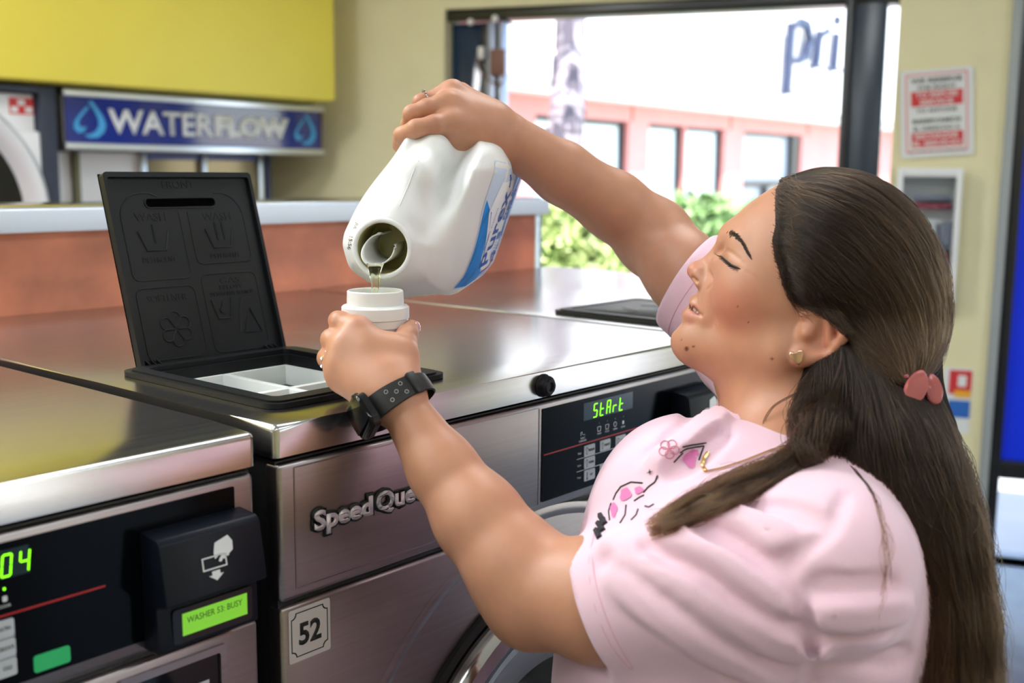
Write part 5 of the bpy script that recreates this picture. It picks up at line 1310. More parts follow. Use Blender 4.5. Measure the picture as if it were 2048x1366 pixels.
lab_patch('white_oval', [(w0 + .015, u1 - .082), (w0 + .016, u1 - .138), (w0 + .028, u1 - .150), (w0 + .095, u1 - .146), (w0 + .120, u1 - .100), (w0 + .118, u1 - .030), (w0 + .085, u1 - .020), (w0 + .034, u1 - .048)], .0007, LWHITE, lab_o)
lab_text('Purex', w0 + .022, u1 - .084, .086, .060, LNAVY, lab_o, .02)
lab_text('Bright Clean!', w0 + .044, u1 - .046, .046, .010, LNAVY, lab_o)
lab_text('4', w0 + .022, u1 - .134, .014, .026, LMID, lab_o, .05); lab_text('in', w0 + .038, u1 - .132, .008, .014, LMID, lab_o); lab_text('1', w0 + .049, u1 - .134, .009, .026, LMID, lab_o, .05)
lab_text('Free &', w0 + .072, u1 - .130, .036, .020, LMID, lab_o, .03); lab_text('Clear', w0 + .070, u1 - .153, .042, .024, LMID, lab_o, .04)
lab_text('115', w0 + .020, u1 - .158, .022, .014, LMID, lab_o, .03); lab_text('LOADS', w0 + .042, u1 - .160, .020, .010, LMID, lab_o)
lab_patch('ribbon', [(w0 + .106, u1 - .120), (w0 + .130, u1 - .112), (w0 + .134, u1 - .124), (w0 + .130, u1 - .138), (w0 + .106, u1 - .132)], .0007, LMID, lab_o)
lab_patch('swirl', [(w0 + .05, u0 + .015), (w0 + .09, u0 + .035), (w0 + .130, u0 + .020), (w0 + .132, u0 + .030), (w0 + .09, u0 + .048), (w0 + .05, u0 + .026)], .0007, LMID, lab_o)
MB().tube(lab_pts([(w0 + .014, u1 - .088), (w0 + .015, u1 - .136), (w0 + .022, u1 - .147), (w0 + .034, u1 - .151)], .0009), .0007, 6).out('plum_line', LRED, lab_o)
MB().tube(lab_pts([(w0 + .034, u1 - .057), (w0 + .060, u1 - .041), (w0 + .086, u1 - .025)], .0009), .0004, 6).out('navy_line', LNAVY, lab_o)
MB().tube(lab_pts([(w0 + .112, u1 - .082), (w0 + .122, u1 - .070), (w0 + .126, u1 - .056)], .0009), .0006, 6).out('navy_line', LNAVY, lab_o)
# date stamp beside the mouth, read off the photograph pixel by pixel onto the shoulder
def on_jug(px, py, off=.0010): d, h_, D = march(lambda p: jug.eval(p), px, py, .9, 1.5); return CP + D * (d - off)[:, None]
def jug_stamp(s, px, py, ang, wpx, hpx):
    o = text('date_stamp', s, Matrix.Identity(4), INK, None, wpx, hpx, 0, 0, 'CENTER'); me = o.data; co = np.empty(len(me.vertices) * 3); me.vertices.foreach_get('co', co); co = co.reshape(-1, 3)
    a_ = math.radians(ang); x = px + co[:, 0] * math.cos(a_) + co[:, 1] * math.sin(a_); y = py - co[:, 0] * math.sin(a_) * -1 - co[:, 1] * math.cos(a_) * 1
    y = py + co[:, 0] * math.sin(a_) - co[:, 1] * math.cos(a_)
    X_ = on_jug(x, y); me.vertices.foreach_set('co', X_.astype(np.float32).ravel()); me.update(); o.parent = jugo; o.matrix_parent_inverse = MW(jugo).inverted()
jug_stamp('15:56', 700, 486, 100, 26, 7); jug_stamp('JUL', 711, 452, 115, 15, 7)
# ------------------------------------------------------------------ measuring cap in her lower hand
CC = P(751, 640, 1.045); cz0 = CC[2]
def czat(py): return float(on(751, py, CC, np.array([ray(751, 640)[0], ray(751, 640)[1], 0]))[2])
z_r, z_s, z_f, z_g = czat(580), czat(610), czat(637), czat(655)
cap = empty('measuring_cap', (CC[0], CC[1], czat(738)), 'white ribbed measuring cap held in her lower hand under the spout', 'cap')
S_ = 1.045 / F; r1, r2, r3 = 55.8 * S_, 67.2 * S_, 60.5 * S_
zb = czat(738)
prof = [(0, z_r - .030), (r1 - .003, z_r - .030), (r1 - .0018, z_r - .001), (r1 - .0009, z_r), (r1, z_r - .001), (r1 + .0004, z_s + .001), (r2 - .0015, z_s), (r2, z_s - .0015), (r2, z_f + .001), (r2 - .001, z_f), (r3 + .002, z_f - .001), (r3 + .002, z_g + .002), (r3, z_g), (r3 - .001, z_g - .004), (r3 - .0035, zb + .002), (r3 - .005, zb), (0, zb)]
MB().lathe([(r, z) for r, z in prof], 72, mx=Matrix.Translation((CC[0], CC[1], 0))).out('cap_body', WHITEP, cap, True, None, 35)
rb = MB()
for k in range(48):
    t = 2 * math.pi * k / 48; rb.tube([(CC[0] + (r3 - .0008) * math.cos(t), CC[1] + (r3 - .0008) * math.sin(t), z_g - .004), (CC[0] + (r3 - .0033) * math.cos(t), CC[1] + (r3 - .0033) * math.sin(t), zb + .002)], .0007, 5)
o = rb.out('grip_ribs', WHITEP, cap, True)
LIQ = mat('clear_detergent', (.96, .97, .80), .03, trans=1.0, ior=1.36)
MB().lathe([(0, z_r - .0285), (r1 - .0030, z_r - .0285), (r1 - .0022, z_r - .0055), (0, z_r - .0055)], 48, mx=Matrix.Translation((CC[0], CC[1], 0))).out('detergent', mat('pale_detergent', (.80, .82, .62), .05, trans=.4, ior=1.36), cap, True, None, 30)
# pouring stream: a sheet that narrows into two strands
stre = MB()
dS = 1.040
rowsS = [(527, 733, 769, .0030), (533, 735, 766, .0034), (541, 737, 763, .0030), (550, 739, 760, .0026), (560, 741, 759, .0024), (572, 742.5, 758, .0022), (584, 743.5, 757, .0022), (598, 744, 756.5, .0022)]
ringS = []
for py, xl, xr, th in rowsS:
    a_, b_ = P(xl, py, dS), P(xr, py, dS); c_ = (a_ + b_) / 2; h_ = (b_ - a_) / 2; dn = CR[2] * th
    ringS.append([stre.b.verts.new(tuple(c_ + h_ * math.cos(t) + dn * math.sin(t) * (1 - .55 * math.exp(-(math.cos(t) / .45) ** 2) * (py > 545)))) for t in np.linspace(0, 2 * math.pi, 20, endpoint=False)])
for A, B_ in zip(ringS[:-1], ringS[1:]):
    for i in range(20): j = (i + 1) % 20; stre.b.faces.new((A[i], A[j], B_[j], B_[i]))
stre.b.faces.new(ringS[0][::-1]); stre.b.faces.new(ringS[-1])
so = stre.out('detergent_stream', LIQ, None, True); tag(so, 'clear detergent stream falling from the jug spout into the cap', 'liquid')
# ------------------------------------------------------------------ hair
def Hpoly(pts):
    q = [H(x, y)[:2] for x, y in pts]; f = poly_sd(q); return lambda p: f(p[..., 0], p[..., 1])
front = [(1440, 200), (1547, 372), (1549, 400), (1552, 458), (1543, 491), (1553, 519), (1564, 558), (1576, 597), (1602, 615), (1638, 627), (1664, 640), (1682, 662), (1676, 690), (1656, 712), (1636, 740), (1622, 790), (2100, 1000), (2100, 200)]
HV = Field()
HV.group([('u', he(1664, 541, 0, (.0895, .0890, .0820)), 0), ('u', he(1765, 628, 0, (.052, .058, .060)), .025), ('u', he(1730, 700, 0, (.052, .045, .058)), .03),
          ('i', Hpoly(front), .024)], 0, hfold)
hv2 = chain([(1742, 770, .955, .058), (1768, 920, .925, .058), (1826, 1020, .905, .047), (1882, 1110, .890, .0345), (1915, 1250, .882, .0290), (1920, 1450, .880, .031)], .02) + \
      chain([(1668, 735, .945, .022), (1648, 850, .925, .026), (1690, 960, .905, .030)], .02)
HV.group(hv2, .02)
lockpx = [(1650, 850, .016), (1600, 912, .0110), (1530, 950, .0065), (1450, 980, .0045), (1375, 1010, .0025), (1330, 1035, .0010)]
ld_, lh_, lD = march(lambda p: np.minimum(shirt.eval(p), HV.eval(p)), [q[0] for q in lockpx], [q[1] for q in lockpx])
lockd = np.array([min(v, .94) for v in ld_]); lockd = np.convolve(np.pad(lockd, 1, 'edge'), [.25, .5, .25], 'valid') - .004
lock = chain([(q[0], q[1], float(d_), q[2]) for q, d_ in zip(lockpx, lockd)], .012)
HV.group(lock, .015)
hev = lambda p, c=None, R=0.: HV.eval(p, c, R)
t0_ = _t.time()
ws = np.array([P(1500, 300, .85), P(2010, 300, .85), P(1500, 300, 1.15), P(2010, 300, 1.15), P(2010, 1480, .80), P(1250, 1100, .80), P(1980, 1480, .95), P(1900, 900, 1.1)])
HXv, HQv = skin_field(hev, ws.min(0) - .03, ws.max(0) + .03, .0032)
print('hair volume', len(HXv), round(_t.time() - t0_, 1), 's')
HAIRB = mat('dark_brown_hair', (.010, .006, .004), .75, spec=.1)
hvol = np_mesh('hair', HXv, HQv, HAIRB, person)
HM_ = bpy.data.materials.new('brown_hair_strands'); HM_.use_nodes = True; nt = HM_.node_tree; nt.nodes.clear()
ph = nt.nodes.new('ShaderNodeBsdfHairPrincipled'); oo = nt.nodes.new('ShaderNodeOutputMaterial'); nt.links.new(ph.outputs[0], oo.inputs[0])
ph.parametrization = 'COLOR'
hi_ = nt.nodes.new('ShaderNodeHairInfo'); ramp = nt.nodes.new('ShaderNodeValToRGB'); nt.links.new(hi_.outputs['Random'], ramp.inputs[0]); mxh = nt.nodes.new('ShaderNodeMix'); mxh.data_type = 'RGBA'; mxh.inputs[7].default_value = (.10, .050, .022, 1); pw = nt.nodes.new('ShaderNodeMath'); pw.operation = 'POWER'; pw.inputs[1].default_value = 2.2; nt.links.new(hi_.outputs['Intercept'], pw.inputs[0]); pm = nt.nodes.new('ShaderNodeMath'); pm.operation = 'MULTIPLY'; nt.links.new(pw.outputs[0], pm.inputs[0]); nt.links.new(hi_.outputs['Random'], pm.inputs[1]); nt.links.new(pm.outputs[0], mxh.inputs[0]); nt.links.new(ramp.outputs[0], mxh.inputs[6]); nt.links.new(mxh.outputs[2], ph.inputs['Color'])
ramp.color_ramp.elements[0].color = (.0045, .0025, .0016, 1); ramp.color_ramp.elements[1].color = (.040, .020, .0095, 1); ramp.color_ramp.elements[1].position = 1.0
e_ = ramp.color_ramp.elements.new(.7); e_.color = (.009, .0048, .0027, 1)
ph.inputs['IOR'].default_value = 1.36; ph.inputs['Roughness'].default_value = .36; ph.inputs['Radial Roughness'].default_value = .5
NP = 26
def resample(pts, n=NP):
    pts = np.array(pts, float); L = np.concatenate([[0], np.cumsum(np.linalg.norm(np.diff(pts, axis=0), axis=1))]); t = np.linspace(0, L[-1], n)
    # smooth through the points
    x = np.stack([np.interp(t, L, pts[:, i]) for i in range(2)], 1)
    for _ in range(2): x[1:-1] = (x[:-2] + 2 * x[1:-1] + x[2:]) / 4
    return x
FA = [[(1562, 358), (1640, 333), (1745, 350), (1838, 420), (1896, 535), (1904, 650), (1878, 735), (1840, 765)], [(1560, 362), (1640, 338), (1740, 364), (1826, 434), (1884, 540), (1898, 650), (1870, 735), (1836, 765)], [(1551, 380), (1620, 380), (1710, 420), (1790, 490), (1845, 590), (1862, 680), (1845, 745), (1826, 768)],
      [(1550, 410), (1610, 425), (1690, 470), (1760, 540), (1815, 630), (1840, 710), (1826, 765)], [(1551, 450), (1600, 465), (1670, 510), (1735, 580), (1785, 660), (1815, 730), (1819, 768)],
      [(1544, 480), (1595, 500), (1655, 550), (1710, 615), (1760, 680), (1795, 740), (1812, 770)], [(1549, 512), (1590, 545), (1640, 590), (1690, 640), (1740, 695), (1785, 745), (1808, 772)],
      [(1562, 556), (1592, 585), (1637, 612), (1687, 652), (1737, 707), (1782, 752)], [(1577, 599), (1605, 613), (1642, 624), (1683, 653), (1722, 703), (1762, 753), (1792, 780)]]
FB = [[(1602, 614), (1641, 626), (1680, 656), (1692, 700), (1682, 760), (1650, 826), (1600, 884), (1545, 922), (1466, 946), (1380, 990), (1288, 1050)], [(1660, 640), (1690, 680), (1702, 740), (1684, 810), (1645, 870), (1598, 932), (1524, 982), (1440, 1020), (1365, 1052), (1300, 1076)]]
# fall of the loose lengths
FC = [[(1634, 716), (1611, 760), (1590, 820), (1586, 872), (1608, 930), (1660, 985), (1720, 1040)], [(1640, 700), (1650, 760), (1634, 830), (1612, 890), (1640, 940), (1690, 985), (1740, 1040)], [(1680, 662), (1706, 720), (1712, 790), (1706, 870), (1712, 950), (1750, 1030), (1790, 1130), (1815, 1240), (1830, 1330)], [(1702, 690), (1732, 760), (1747, 830), (1755, 915), (1785, 1010), (1822, 1110), (1852, 1220), (1862, 1340), (1850, 1440)],
      [(1732, 700), (1772, 780), (1793, 860), (1815, 960), (1856, 1070), (1890, 1190), (1905, 1320), (1905, 1440)], [(1792, 770), (1818, 840), (1845, 930), (1880, 1030), (1918, 1140), (1942, 1260), (1950, 1420)],
      [(1832, 790), (1864, 860), (1893, 950), (1922, 1040), (1951, 1140), (1972, 1260), (1982, 1420)], [(1862, 800), (1886, 860), (1912, 940), (1940, 1040), (1962, 1150), (1980, 1270), (1992, 1420)], [(1876, 780), (1904, 850), (1933, 940), (1960, 1040), (1980, 1150), (1993, 1270), (2004, 1420)]]
def fill(dep, hit):                                                # depth where a sight line just misses comes from the nearest hit along the strand
    dep = dep.copy()
    for i in range(dep.shape[0]):
        h = np.flatnonzero(hit[i])
        if len(h) > 5: dep[i] = np.interp(np.arange(dep.shape[1]), h, dep[i, h])
    good = np.flatnonzero(hit.sum(1) > 5)
    for i in range(dep.shape[0]):
        if i not in good and len(good): dep[i] = dep[good[np.abs(good - i).argmin()]] + .012
    return dep
def family(G, n, evf, jit, lift, clump=40, mirror=False, back=0.0, wave=3.0, dmax=None):
    G = np.array([resample(g) for g in G]); m = len(G)
    si = np.linspace(0, m - 1, (m - 1) * 5 + 1); fi = np.minimum(si.astype(int), m - 2); fr = (si - fi)[:, None, None]
    dense = G[fi] * (1 - fr) + G[fi + 1] * fr
    dep, hit, D = march(evf, dense[..., 0].ravel(), dense[..., 1].ravel(), .7, 1.35)
    if dmax:                                                        # pull guides that run past the outline back onto it
        fl = dense.reshape(-1, 2)
        for _ in range(8):
            if hit.all(): break
            k = np.flatnonzero(~hit); v = np.array([1690., 580.]) - fl[k]; fl[k] += v / np.linalg.norm(v, axis=1)[:, None] * 3.5
            a_, h_, _d = march(evf, fl[k, 0], fl[k, 1], .7, 1.35); dep[k] = a_; hit[k] = h_
        dense = fl.reshape(dense.shape)
    dep = fill(dep.reshape(dense.shape[:2]), hit.reshape(dense.shape[:2]))
    for _ in range(3): dep[:, 1:-1] = np.minimum(dep[:, 1:-1], (dep[:, :-2] + 2 * dep[:, 1:-1] + dep[:, 2:]) / 4 + .001)
    if dmax: dep = np.minimum(dep, (((HC - CP) @ hd) / (np.stack([(dense[..., 0] - 1024) / F, (dense[..., 1] - 683) / F, np.ones(dense.shape[:2])], -1) @ CR @ hd)))
    cl = rng.uniform(0, len(si) - 1.001, clump); ci = rng.integers(0, clump, n)
    s = np.clip(cl[ci] + rng.normal(0, 1.1, n), 0, len(si) - 1.001); free = rng.random(n) < .35; s[free] = rng.uniform(0, len(si) - 1.001, free.sum())
    i0 = s.astype(int); f = (s - i0)[:, None, None]
    px = dense[i0] * (1 - f) + dense[i0 + 1] * f; d = dep[i0] * (1 - f[..., 0]) + dep[i0 + 1] * f[..., 0]
    t = np.linspace(0, 1, NP)[None, :]
    env = np.clip(t * 3, 0, 1)
    cph = rng.uniform(0, 6.28, clump)[ci][:, None]; cfr = rng.uniform(1.0, 2.6, clump)[ci][:, None]
    w1 = np.sin(cph + cfr * 6.28 * t) * wave * env; w2 = np.sin(rng.uniform(0, 6.28, (n, 1)) + rng.uniform(1, 4, (n, 1)) * 6.28 * t) * rng.gamma(1.2, jit, (n, 1)) * env
    tg = np.gradient(px, axis=1); nn = np.stack([-tg[..., 1], tg[..., 0]], -1); nn /= np.maximum(np.linalg.norm(nn, axis=-1, keepdims=True), 1e-6)
    px = px + nn * (w1 + w2)[..., None]
    ln = rng.uniform(.72, 1.0, n)
    d = d - rng.uniform(-.001, lift, (n, 1)) * np.clip(t * 4 + .15, 0, 1) - .0012 * np.sin(cph * 2 + 9 * t) * env + back * rng.random((n, 1))
    D = np.stack([(px[..., 0] - 1024) / F, (px[..., 1] - 683) / F, np.ones_like(d)], -1) @ CR
    X_ = CP + D * d[..., None]
    tt_ = np.clip(t * ln[:, None], 0, 1) * (NP - 1); a0 = np.minimum(tt_.astype(int), NP - 2); fa = (tt_ - a0)[..., None]
    X_ = np.take_along_axis(X_, a0[..., None], 1) * (1 - fa) + np.take_along_axis(X_, a0[..., None] + 1, 1) * fa
    if mirror:
        q = (X_ - HC) @ HR.T; q[..., 2] *= -1; X_ = HC + q @ HR
    return X_
HVo = lambda p: HV.eval(p)
HVH = lambda p: np.minimum(HV.eval(p), HEADONLY(p))
SETS = [family(FA, 6500, HVH, 2.0, .0045, 120, dmax=1.005, wave=4), family(FA, 2400, HVH, 1.4, .004, 60, True, dmax=1.0),
        family(FB, 2800, lambda p: np.minimum(HV.eval(p), shirt.eval(p)), 3.0, .0060, 30, wave=6), family(FC, 6600, HVo, 5.0, .0110, 60, wave=9), family(FC[2:], 1800, HVo, 6.0, .004, 40, back=.07, wave=8)]
loose = [[(1700, 930), (1745, 985), (1768, 1060), (1770, 1150), (1752, 1250)], [(1716, 940), (1765, 1010), (1795, 1090), (1800, 1180)]]
SETS.append(family(loose, 16, lambda p: np.minimum(HV.eval(p), shirt.eval(p)), 3, .004, 4, wave=3))
lp = resample([(1622, 775), (1580, 792), (1545, 812), (1526, 842), (1526, 872), (1540, 902), (1572, 935)]); 
D_ = np.stack([(lp[:, 0] - 1024) / F, (lp[:, 1] - 683) / F, np.ones(NP)], -1) @ CR
SETS.append(np.stack([CP + D_ * (.915 + rng.normal(0, .001) + .01 * np.sin(np.linspace(0, 3, NP)))[:, None] + rng.normal(0, .0006, 3) for _ in range(9)]))
# wisps round the hairline and flyaways behind
wg = []; wdp = []; wkind = []
for i in range(900):
    if i % 2:
        k_ = rng.uniform(0, 7.99); gi = int(k_); a0 = np.array(FA[gi][0]) * (1 - (k_ - gi)) + np.array(FA[gi + 1][0]) * (k_ - gi)
        pts = [a0 + np.array([3, 0]) + rng.normal(0, 3, 2), a0 + np.array([18, -2 + gi * 4]) + rng.normal(0, 6, 2), a0 + np.array([48, 12 + gi * 4]) + rng.normal(0, 10, 2)]
        wg.append(resample(pts)); wdp.append(np.full(NP, rng.uniform(.0005, .004))); wkind.append(1)
    else:
        k_ = rng.uniform(4, 6.99); gi = int(k_); G0, G1 = resample(FC[gi]), resample(FC[gi + 1]); g0 = G0 * (1 - (k_ - gi)) + G1 * (k_ - gi)
        a_ = rng.integers(2, 14); g = resample(g0[a_:a_ + 12]); tq = np.linspace(0, 1, NP); wg.append(g + np.stack([tq ** 1.5 * rng.normal(12, 16) + 8 * np.sin(tq * rng.uniform(3, 9)), tq * rng.normal(0, 14)], 1)); wdp.append(np.full(NP, rng.uniform(.85, .93))); wkind.append(0)
wg = np.array(wg); wdp = np.array(wdp); wk_ = np.array(wkind) == 1
sub = wg[wk_][:, ::5]; dd_, h_, D_ = march(HVH, sub[..., 0].ravel(), sub[..., 1].ravel(), .8, 1.2); dd_ = fill(dd_.reshape(sub.shape[:2]), h_.reshape(sub.shape[:2]))
wk0 = wdp[wk_].copy(); wdp[wk_] = np.array([np.interp(np.arange(NP), np.arange(NP)[::5], q) for q in dd_])
pl_ = (((HC - CP) @ hd) / (np.stack([(wg[wk_][..., 0] - 1024) / F, (wg[wk_][..., 1] - 683) / F, np.ones(wg[wk_].shape[:2])], -1) @ CR @ hd))
wdp[wk_] = np.minimum(wdp[wk_], pl_) - wk0
D_ = np.stack([(wg[..., 0] - 1024) / F, (wg[..., 1] - 683) / F, np.ones(wg.shape[:2])], -1) @ CR
wisp = CP + D_ * wdp[..., None]
SETS.append(np.array(wisp))
def hair_object(name, sets, rad, m, par):
    X_ = np.concatenate(sets); hcv = bpy.data.hair_curves.new(name); hcv.add_curves([NP] * len(X_))
    hcv.attributes['position'].data.foreach_set('vector', X_.astype(np.float32).ravel())
    ra = hcv.attributes.get('radius') or hcv.attributes.new('radius', 'FLOAT', 'POINT')
    rr_ = np.repeat(rng.uniform(.75, 1.2, (len(X_), 1)) * rad, NP, 1) * np.linspace(1.05, .5, NP); ra.data.foreach_set('value', rr_.astype(np.float32).ravel())
    hcv.materials.append(m); o = bpy.data.objects.new(name, hcv); link(o, par); return o
hs_ = hair_object('hair_strands', SETS, .00021, HM_, hvol); hs_['kind'] = 'stuff'
# ------------------------------------------------------------------ brow, lashes, teeth
BROW = mat('brow_hair', (.020, .011, .007), .6)
def on_face(pts, off): 
    pts = np.array(pts, float); d, h_, D = march(HEADONLY, pts[:, 0], pts[:, 1], .8, 1.2); return CP + D * (d - off)[:, None]
bs_ = []
for i in range(230):
    t = rng.random() ** .9; c = np.array([1459, 465]) * (1 - t) ** 2 + 2 * np.array([1476, 464]) * t * (1 - t) + np.array([1495, 508]) * t * t
    w_ = (6.5 * (1 - t) + 2.2 * t); n_ = np.array([.45, 1.0 - t]) ; p0 = c + rng.normal(0, .34, 2) * w_ + np.array([0, 3 * (1 - t)])
    dr_ = np.array([3 + 4 * t, -5 + 14 * t]) * rng.uniform(.8, 1.5)
    bs_.append(np.linspace(p0, p0 + dr_, 4))
bs_ = on_face(np.concatenate(bs_), .0006).reshape(-1, 4, 3)
b_ = MB()
for q in bs_: b_.tube(q, [.00022, .00024, .0002, .0001], 4)
b_.out('eyebrow', BROW, skin, True)
LASH = mat('black_lashes', (.006, .005, .005), .5)
lid = resample([(1441, 512), (1452, 522), (1464, 532), (1481, 538)], 12)
lx = on_face(lid, .0006); b_ = MB(); b_.tube(lx, [.0006] + [.0012] * 9 + [.0008, .0004], 6)
for i in range(34):
    t = rng.random(); k_ = t * 10.99; i0 = int(k_); p0 = lx[i0] * (1 - k_ + i0) + lx[i0 + 1] * (k_ - i0)
    dv = (-E1 * (.0075 - .0065 * t) + E2 * (-.0035 + .0080 * t) + E3 * (.0010 + .004 * t)) * rng.uniform(.7, 1.1); b_.tube([p0, p0 + dv * .5 + E2 * .0006, p0 + dv + E2 * -.0004], [.00024, .00016, .00005], 4)
b_.out('eyelashes', LASH, skin, True)
cr_ = on_face(resample([(1450, 499), (1463, 508), (1476, 520), (1488, 529)], 8), .00005)
tm = [HC + HR.T @ H(x, y, c) for x, y, c in ((1387, 615.5, 0), (1390, 616.5, .007), (1395, 620, .0125), (1402, 626, .016))]
MB().tube(tm, .0024, 8).out('teeth', mat('tooth_white', (.72, .68, .60), .3), skin)
# ------------------------------------------------------------------ jewellery, watch, clip, nails
ROSE = mat('rose_gold', (.80, .52, .40), .22, 1.0); SILVER = mat('silver', (.72, .71, .70), .2, 1.0); GOLDM = mat('gold_chain', (.75, .50, .20), .25, 1.0)
ht = [(0, -.0075), (.0030, -.0035), (.0060, .0005), (.0062, .0035), (.0042, .0055), (.0018, .0048), (0, .0022), (-.0018, .0048), (-.0042, .0055), (-.0062, .0035), (-.0060, .0005), (-.0030, -.0035)]
ho = HC + HR.T @ (H(1591, 702, .0775))
MB().prism([(x, y) for x, y in ht], 0, .0022, mx=frame_mx(ho, E1 * .93 - E2 * .25 - E3 * .1, -E2 * .93 - E1 * .25), bev=.0009).out('heart_earring', ROSE, skin, True, None, 50)
def ring_at(name, c, axis, r, m, beads=0):
    c = np.array(c); axis = np.array(axis) / np.linalg.norm(axis); a_ = np.cross(axis, [0.3, .1, 1]); a_ /= np.linalg.norm(a_); b2 = np.cross(axis, a_)
    pts = [c + (a_ * math.cos(t) + b2 * math.sin(t)) * r for t in np.linspace(0, 2 * math.pi, 28, endpoint=False)]
    mb = MB(); mb.tube(pts, .0009, 8, True, True)
    for i in range(beads):
        t = 2 * math.pi * i / beads; mb.lathe([(0, -.0016), (.0014, 0), (0, .0016)], 6, mx=Matrix.Translation(Vector([float(v) for v in c + (a_ * math.cos(t) + b2 * math.sin(t)) * (r + .0012)])))
    mb.out(name, m, skin, True)
rA, rB = P(679, 729, .984), P(656, 716, .999); ring_at('silver_ring', rA * .42 + rB * .58, rB - rA, .0108, SILVER, 10)
rA, rB = P(905, 186, 1.146), P(842, 205, 1.140); ring_at('beaded_ring', rA * .18 + rB * .82, rB - rA, .0102, mat('dark_silver', (.35, .34, .33), .25, 1.0), 14)
NAIL = mat('pale_pink_nail', (.62, .36, .34), .12, coat=.8)
def nail(c, nrm, along, l, w):
    nrm = np.array(nrm) / np.linalg.norm(nrm); m_ = frame_mx(c, along, np.cross(nrm, along))
    MB().lathe([(0, .0016), (.5, .0013), (.85, .0006), (1, -.0004)], 20, mx=m_ @ Matrix.Diagonal((l, w, 1, 1))).out('fingernail', NAIL, skin)
f5 = fingL[4]; tpt = P(*f5[3][:3]); ax_ = tpt - P(*f5[2][:3]); ax_ /= np.linalg.norm(ax_); nv = CR[0] * .95 - CR[1] * .25 - CR[2] * .25; nv -= ax_ * (nv @ ax_); nv /= np.linalg.norm(nv)
nail(tpt + nv * .0074 - ax_ * .001, nv, ax_, .0068, .0050)
f1 = fingR[0]; tpt = P(*f1[3][:3]); ax_ = tpt - P(*f1[2][:3]); ax_ /= np.linalg.norm(ax_); nv = -CR[0] * .8 - CR[2] * .3; nv -= ax_ * (nv @ ax_); nv /= np.linalg.norm(nv)
nail(tpt + nv * .0068, nv, ax_, .0062, .0046)
# watch: strap round the wrist, case on its outer side
wa, wb2 = P(800, 806, .9665), P(852, 887, .955); wax = wb2 - wa; wax /= np.linalg.norm(wax)
wc = P(797, 801, .9668)
wl_ = -CR[0] * .84 + CR[1] * .54; wl_ -= wax * (wl_ @ wax); wl_ /= np.linalg.norm(wl_); wk = np.cross(wax, wl_); wk = wk if wk @ CR[2] < 0 else -wk
def wdir(a): a = math.radians(a); return wl_ * math.cos(a) + wk * math.sin(a)
wat = Field(); 
STRAP = mat('black_rubber_strap', (.008, .008, .009), .45)
wr_ = .0222
sb_ = MB(); n_ = 56; rows = []; WR = []
for i in range(n_):
    a = 360 * i / n_; dv = wdir(a); hw = .0112 - .0022 * (1 - math.cos(math.radians(min(abs((a - 30 + 180) % 360 - 180), 150) * 1.2))) / 2
    hs2 = np.array([-.010, 0., .010]); rr_ = 0.
    for s_ in hs2:
        r_ = .012
        for _ in range(40): r_ += max(float(body.eval((wc + dv * r_ + wax * s_)[None])[0]) * -1.0, 0) * .9 if r_ < .05 else 0
        rr_ = max(rr_, r_)
    rr_ = max(rr_ + .0008, .0185); WR.append(rr_)
    rows.append([sb_.b.verts.new(tuple(wc + dv * (rr_ + e) + wax * s)) for e, s in ((0, -hw), (.0018, -hw + .0006), (.0024, 0), (.0018, hw - .0006), (0, hw), (-.0004, 0))])
for i in range(n_):
    A, B_ = rows[i], rows[(i + 1) % n_]
    for j in range(6): k2 = (j + 1) % 6; sb_.b.faces.new((A[j], A[k2], B_[k2], B_[j]))
watch = empty('wrist_watch', wc, 'black square smart watch on her lower wrist', 'watch')
sb_.out('strap', STRAP, watch)
wr_ = max(WR[i] for i in range(n_) if 5 < 360 * i / n_ < 62) - .001
wn_ = wdir(33); wt_ = np.cross(wn_, wax)
WM = frame_mx(wc + wn_ * (wr_ + .0006), wax, wt_)
if np.array(WM.col[2][:3]) @ wn_ < 0: WM = frame_mx(wc + wn_ * (wr_ + .0006), wax, -wt_)
MB().prism(rrect(-.0165, -.0195, .0165, .0195, .0085, 7), 0, .0062, mx=WM).out('case', mat('black_watch_case', (.01, .011, .013), .25, .3), watch, True, None, 30)
ms = MB(); ms.prism(rrect(-.0160, -.0190, .0160, .0190, .0082, 7), .0062, .0092, mx=WM, bev=.0024); ms.out('screen', GLOSSB, watch, True, None, 50)
MB().lathe([(0, 0), (.0032, 0), (.0035, .0008), (.0035, .0022), (.003, .0028), (0, .0028)], 20, mx=WM @ Matrix.Translation((-.0165, .006, .0032)) @ Matrix.Rotation(-math.pi / 2, 4, 'Y')).out('crown', mat('black_watch_case', ), watch)
kp = wdir(142); wrad = lambda a_: float(np.interp(a_ % 360, np.arange(n_ + 1) * 360 / n_, WR + WR[:1]))
MB().box((-.0105, -.0045, -.001), (.0105, .0045, .0034), .0012, mx=frame_mx(wc + kp * (wrad(142) + .0012), wax, np.cross(kp, wax))).out('keeper', STRAP, watch)
HG = mat('grey_strap_hole', (.30, .28, .28), .5)
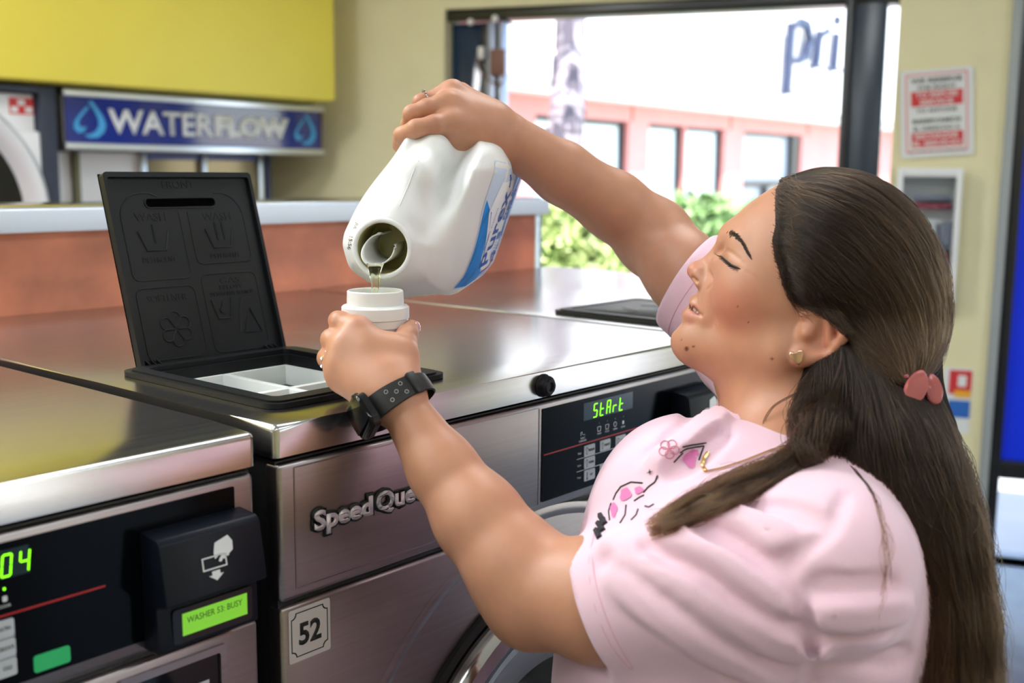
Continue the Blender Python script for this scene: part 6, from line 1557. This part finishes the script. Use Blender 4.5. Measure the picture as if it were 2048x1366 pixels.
for (a, s) in ((86, -.0045), (88, .0045), (102, 0), (116, -.0045), (118, .0045)):
    dv = wdir(a); m_ = frame_mx(wc + dv * (wrad(a) + .0023), wax, np.cross(dv, wax)); zs = 1 if np.array(m_.col[2][:3]) @ dv > 0 else -1
    MB().lathe([(.0013, 0), (.0013, .0004 * zs), (.0019, .0004 * zs), (.0019, 0)], 16, mx=m_ @ Matrix.Translation((s, 0, 0))).out('strap_hole', HG, watch)
# hair clip
CLIP = mat('pink_translucent_clip', (.60, .16, .17), .18, trans=.25, ior=1.45, coat=.5)
cd1, _, _ = march(HVo, 1830, 770); cdp = float(min(cd1[0], .985)) - .004
clip = MB()
def plate(px, py, w_, h_, rot, dd, bulge, name):
    c = P(px, py, cdp + dd); m_ = frame_mx(c, CR[0] * math.cos(rot) + CR[1] * math.sin(rot), -CR[1] * math.cos(rot) + CR[0] * math.sin(rot))
    pts = [(w_ * math.cos(t) * (1 - .25 * math.sin(t)), h_ * math.sin(t)) for t in np.linspace(0, 2 * math.pi, 24, endpoint=False)]
    mb = MB(); mb.prism(pts, 0, .004, mx=m_, bev=.0016); return mb.out(name, CLIP, clipo, True, None, 50)
clipo = skin if False else None
clipo = empty('hair_clip', P(1845, 775, cdp), 'pink shiny claw clip gathering her brown hair at the back', 'clip')
plate(1832, 772, .0085, .0135, .35, -.002, 0, 'clip_jaw'); plate(1866, 778, .0062, .0125, -.15, 0, 0, 'clip_jaw')
MB().tube([P(1838, 768, cdp - .001), P(1852, 775, cdp - .003), P(1864, 779, cdp)], .0028, 8).out('clip_spring', CLIP, clipo)
for k in range(4): MB().tube([P(1815 + k * 3, 752 + k * 13, cdp), P(1800 + k * 4, 757 + k * 13, cdp + .008), P(1796 + k * 4, 764 + k * 12, cdp + .016)], [.0016, .0014, .0006], 6).out('clip_tooth', CLIP, clipo)
# fine chain and pendant on the shirt
def chain_on(pts, r): 
    g = resample(pts, 40); d, h_, D = march(lambda p: np.minimum(shirt.eval(p), body.eval(p)), g[:, 0], g[:, 1]); return CP + D * (d - .0015)[:, None]
MB().tube(chain_on([(1592, 884), (1540, 900), (1490, 920), (1445, 935), (1412, 942)], 0), .0007, 6).out('necklace_chain', GOLDM, skin)
MB().tube(chain_on([(1412, 942), (1404, 930), (1408, 916), (1416, 905)], 0), .0016, 6).out('necklace_pendant', GOLDM, skin)
